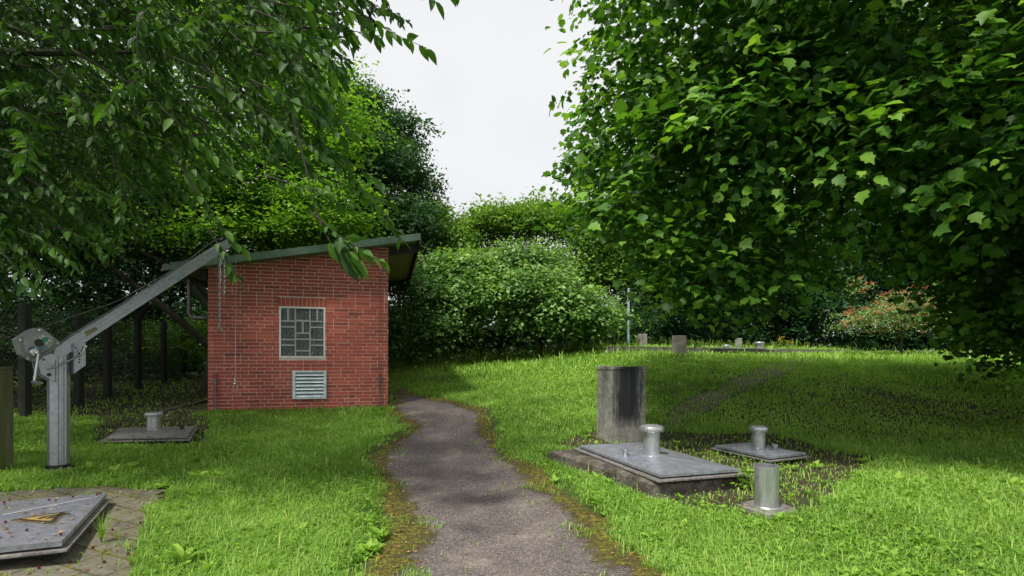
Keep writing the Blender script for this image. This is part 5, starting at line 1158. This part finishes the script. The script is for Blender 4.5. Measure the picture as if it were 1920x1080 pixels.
# grass clump by the signed cover
def clump(px, py, n, L, label, seed):
    r = random.Random(seed); x, y = gp(px, py); b_ = MB()
    for i in range(n):
        az = r.uniform(0, 6.28); l = L*r.uniform(.5, 1.1); lean = r.uniform(.15, .8); w = .003
        pts = [(math.cos(az)*l*lean*t**1.8, math.sin(az)*l*lean*t**1.8, l*(t-.45*lean*t**3)) for t in (0, .3, .6, .85, 1)]
        vs_ = []
        for j, p in enumerate(pts):
            ww_ = w*(1-.9*j/4); vs_ += [(p[0]-math.sin(az)*ww_, p[1]+math.cos(az)*ww_, p[2]), (p[0]+math.sin(az)*ww_, p[1]-math.cos(az)*ww_, p[2])]
        b_.add(vs_, [(2*j, 2*j+1, 2*j+3, 2*j+2) for j in range(4)], 0, r.random())
    b_.build('grass_clump', M['weed'], loc=(x, y, h1(x, y)+.012), label=label, cat='grass clump')
clump(190, 1022, 34, .21, 'tall thin grass clump growing from the paving beside the signed cover', 5)
clump(248, 1072, 30, .15, 'grass tuft at the bottom edge of the paving', 6)
# nettle like plant behind the open pipe
def bushy(px, py, label):
    r = np.random.RandomState(3); x, y = gp(px, py); n = 90; P = np.c_[r.randn(n)*.06, r.randn(n)*.05, np.abs(r.randn(n))*.05+.03]; D = P*np.array([1, 1, .3])+r.randn(n, 3)*.03; N_ = np.c_[r.randn(n)*.3, r.randn(n)*.3, np.ones(n)]
    leaves('nettle', P, D, N_, .04+.02*r.rand(n), 'fold', M['weed'], None, loc=(x, y, h1(x, y)+.0), label=label, cat='weed')
bushy(1405, 918, 'bushy light green nettle growing against the left of the open pipe')

# ------------------------------------------------------------------ litter
def litter():
    r = np.random.RandomState(15); P = []; rn = []
    def put(x, y, z): P.append((x, y, z)); rn.append(r.rand())
    for _ in range(1500):
        i = r.randint(5, NPT-20); s = r.rand(); s = s if r.rand() < .22 else (s**2*.2 if r.rand() < .5 else 1-s**2*.2); p = PL[i]*(1-s)+PR[i]*s; put(p[0], p[1], h1(*p)+.018)
    for poly, k in ((pave_poly, 700), (soil_polys[0], 1100), (soil_polys[1], 60)):
        p = np.array(poly); lo, hi = p.min(0), p.max(0); c = 0
        while c < k:
            x, y = lo+(hi-lo)*r.rand(2)
            if inpoly(np.array([x]), np.array([y]), poly)[0]:
                zz_ = h1(x, y)+.018
                if inpoly(np.array([x]), np.array([y]), [slabA, slabB, slabC, slabD])[0]: zz_ = .219
                if inpoly(np.array([x]), np.array([y]), q4)[0]: zz_ = .2+ontop(np.array([x, y])-cc)+.006
                put(x, y, zz_); c += 1
    for _ in range(700):
        x = r.uniform(4, 9); y = r.uniform(5.5, 9.5); put(x, y, h1(x, y)+.02)
    for _ in range(600):
        x = r.uniform(-9, -4.6); y = r.uniform(6, 12)
        if free_of_things(np.array([x]), np.array([y]))[0]: put(x, y, h1(x, y)+.02)
    n = len(P); P = np.array(P); az = r.rand(n)*6.28
    leaves('leaf_litter', P, np.c_[np.cos(az), np.sin(az), r.rand(n)*.25], np.c_[r.randn(n)*.3, r.randn(n)*.3, np.ones(n)], .012+.022*r.rand(n)**2, 'fold', M['dead'], None, rnd=np.array(rn), label='scattered brown fallen leaves and crumbs on paving, path and bare soil', cat='leaf litter', kind='stuff')
    cm = MB()
    for k in range(30):
        x, y = (gp(r.uniform(0, 320), r.uniform(925, 1075)) if k < 38 else gp(r.uniform(780, 1020), r.uniform(850, 1060)))
        zc = h1(x, y)+.02
        if inpoly(np.array([x]), np.array([y]), q4)[0]: zc = .2+ontop(np.array([x, y])-cc)+.01
        s = .008; cm.lathe([(.001, -s), (s*.8, -s*.6), (s, 0), (s*.8, s*.6), (.001, s)], (x, y, zc), 8)
    cm.build('fallen_cherries', M['cherry_red'], label='small dark red cherries lying scattered on the paving, signed cover and path', cat='fruit', kind='stuff')
litter()

# ------------------------------------------------------------------ camera, light, sky
cam = bpy.data.cameras.new('camera'); cam.sensor_width = 36; cam.lens = 36*F/1920; cam.shift_y = (HY-540)/1920; cam.clip_end = 1000; cam.clip_start = .05
co_ = bpy.data.objects.new('camera', cam); COL.objects.link(co_); co_.location = (0, 0, EYE); co_.rotation_euler = (PI/2, 0, 0); S.camera = co_
sd_ = Vector((-.34, -.46, 1.0)).normalized(); elev = math.asin(sd_.z); rot = math.atan2(sd_.x, sd_.y)
sun = bpy.data.lights.new('sun', 'SUN'); sun.energy = 5.0; sun.angle = math.radians(5); sun.color = (1, .96, .88)
so_ = bpy.data.objects.new('sun', sun); COL.objects.link(so_); so_.rotation_euler = (-sd_).to_track_quat('-Z', 'Y').to_euler(); so_.location = (0, 0, 20)
w = bpy.data.worlds.new('World'); S.world = w; w.use_nodes = True; nt = w.node_tree; nt.nodes.clear()
out = nt.nodes.new('ShaderNodeOutputWorld'); bg = nt.nodes.new('ShaderNodeBackground')
sky = nt.nodes.new('ShaderNodeTexSky'); sky.sky_type = 'NISHITA'; sky.sun_disc = False; sky.sun_elevation = elev; sky.sun_rotation = rot
tc = nt.nodes.new('ShaderNodeTexCoord'); nz = noise(nt, tc.outputs['Generated'], 1.6, 4, .45)
cl = ramp(nt, nz, [(.3, (7.9, 8.3, 8.9)), (.5, (8.9, 9.1, 9.4)), (.68, (9.6, 9.7, 9.8)), (.8, (8.8, 9.1, 9.5))])
cl2 = mix(nt, .93, sky.outputs[0], cl)
nt.links.new(cl2, bg.inputs[0]); bg.inputs[1].default_value = .1; nt.links.new(bg.outputs[0], out.inputs[0])
S.render.engine = 'CYCLES'; S.view_settings.view_transform = 'Standard'; S.view_settings.look = 'None'; S.view_settings.exposure = 0
S.cycles.max_bounces = 6; S.cycles.transparent_max_bounces = 8
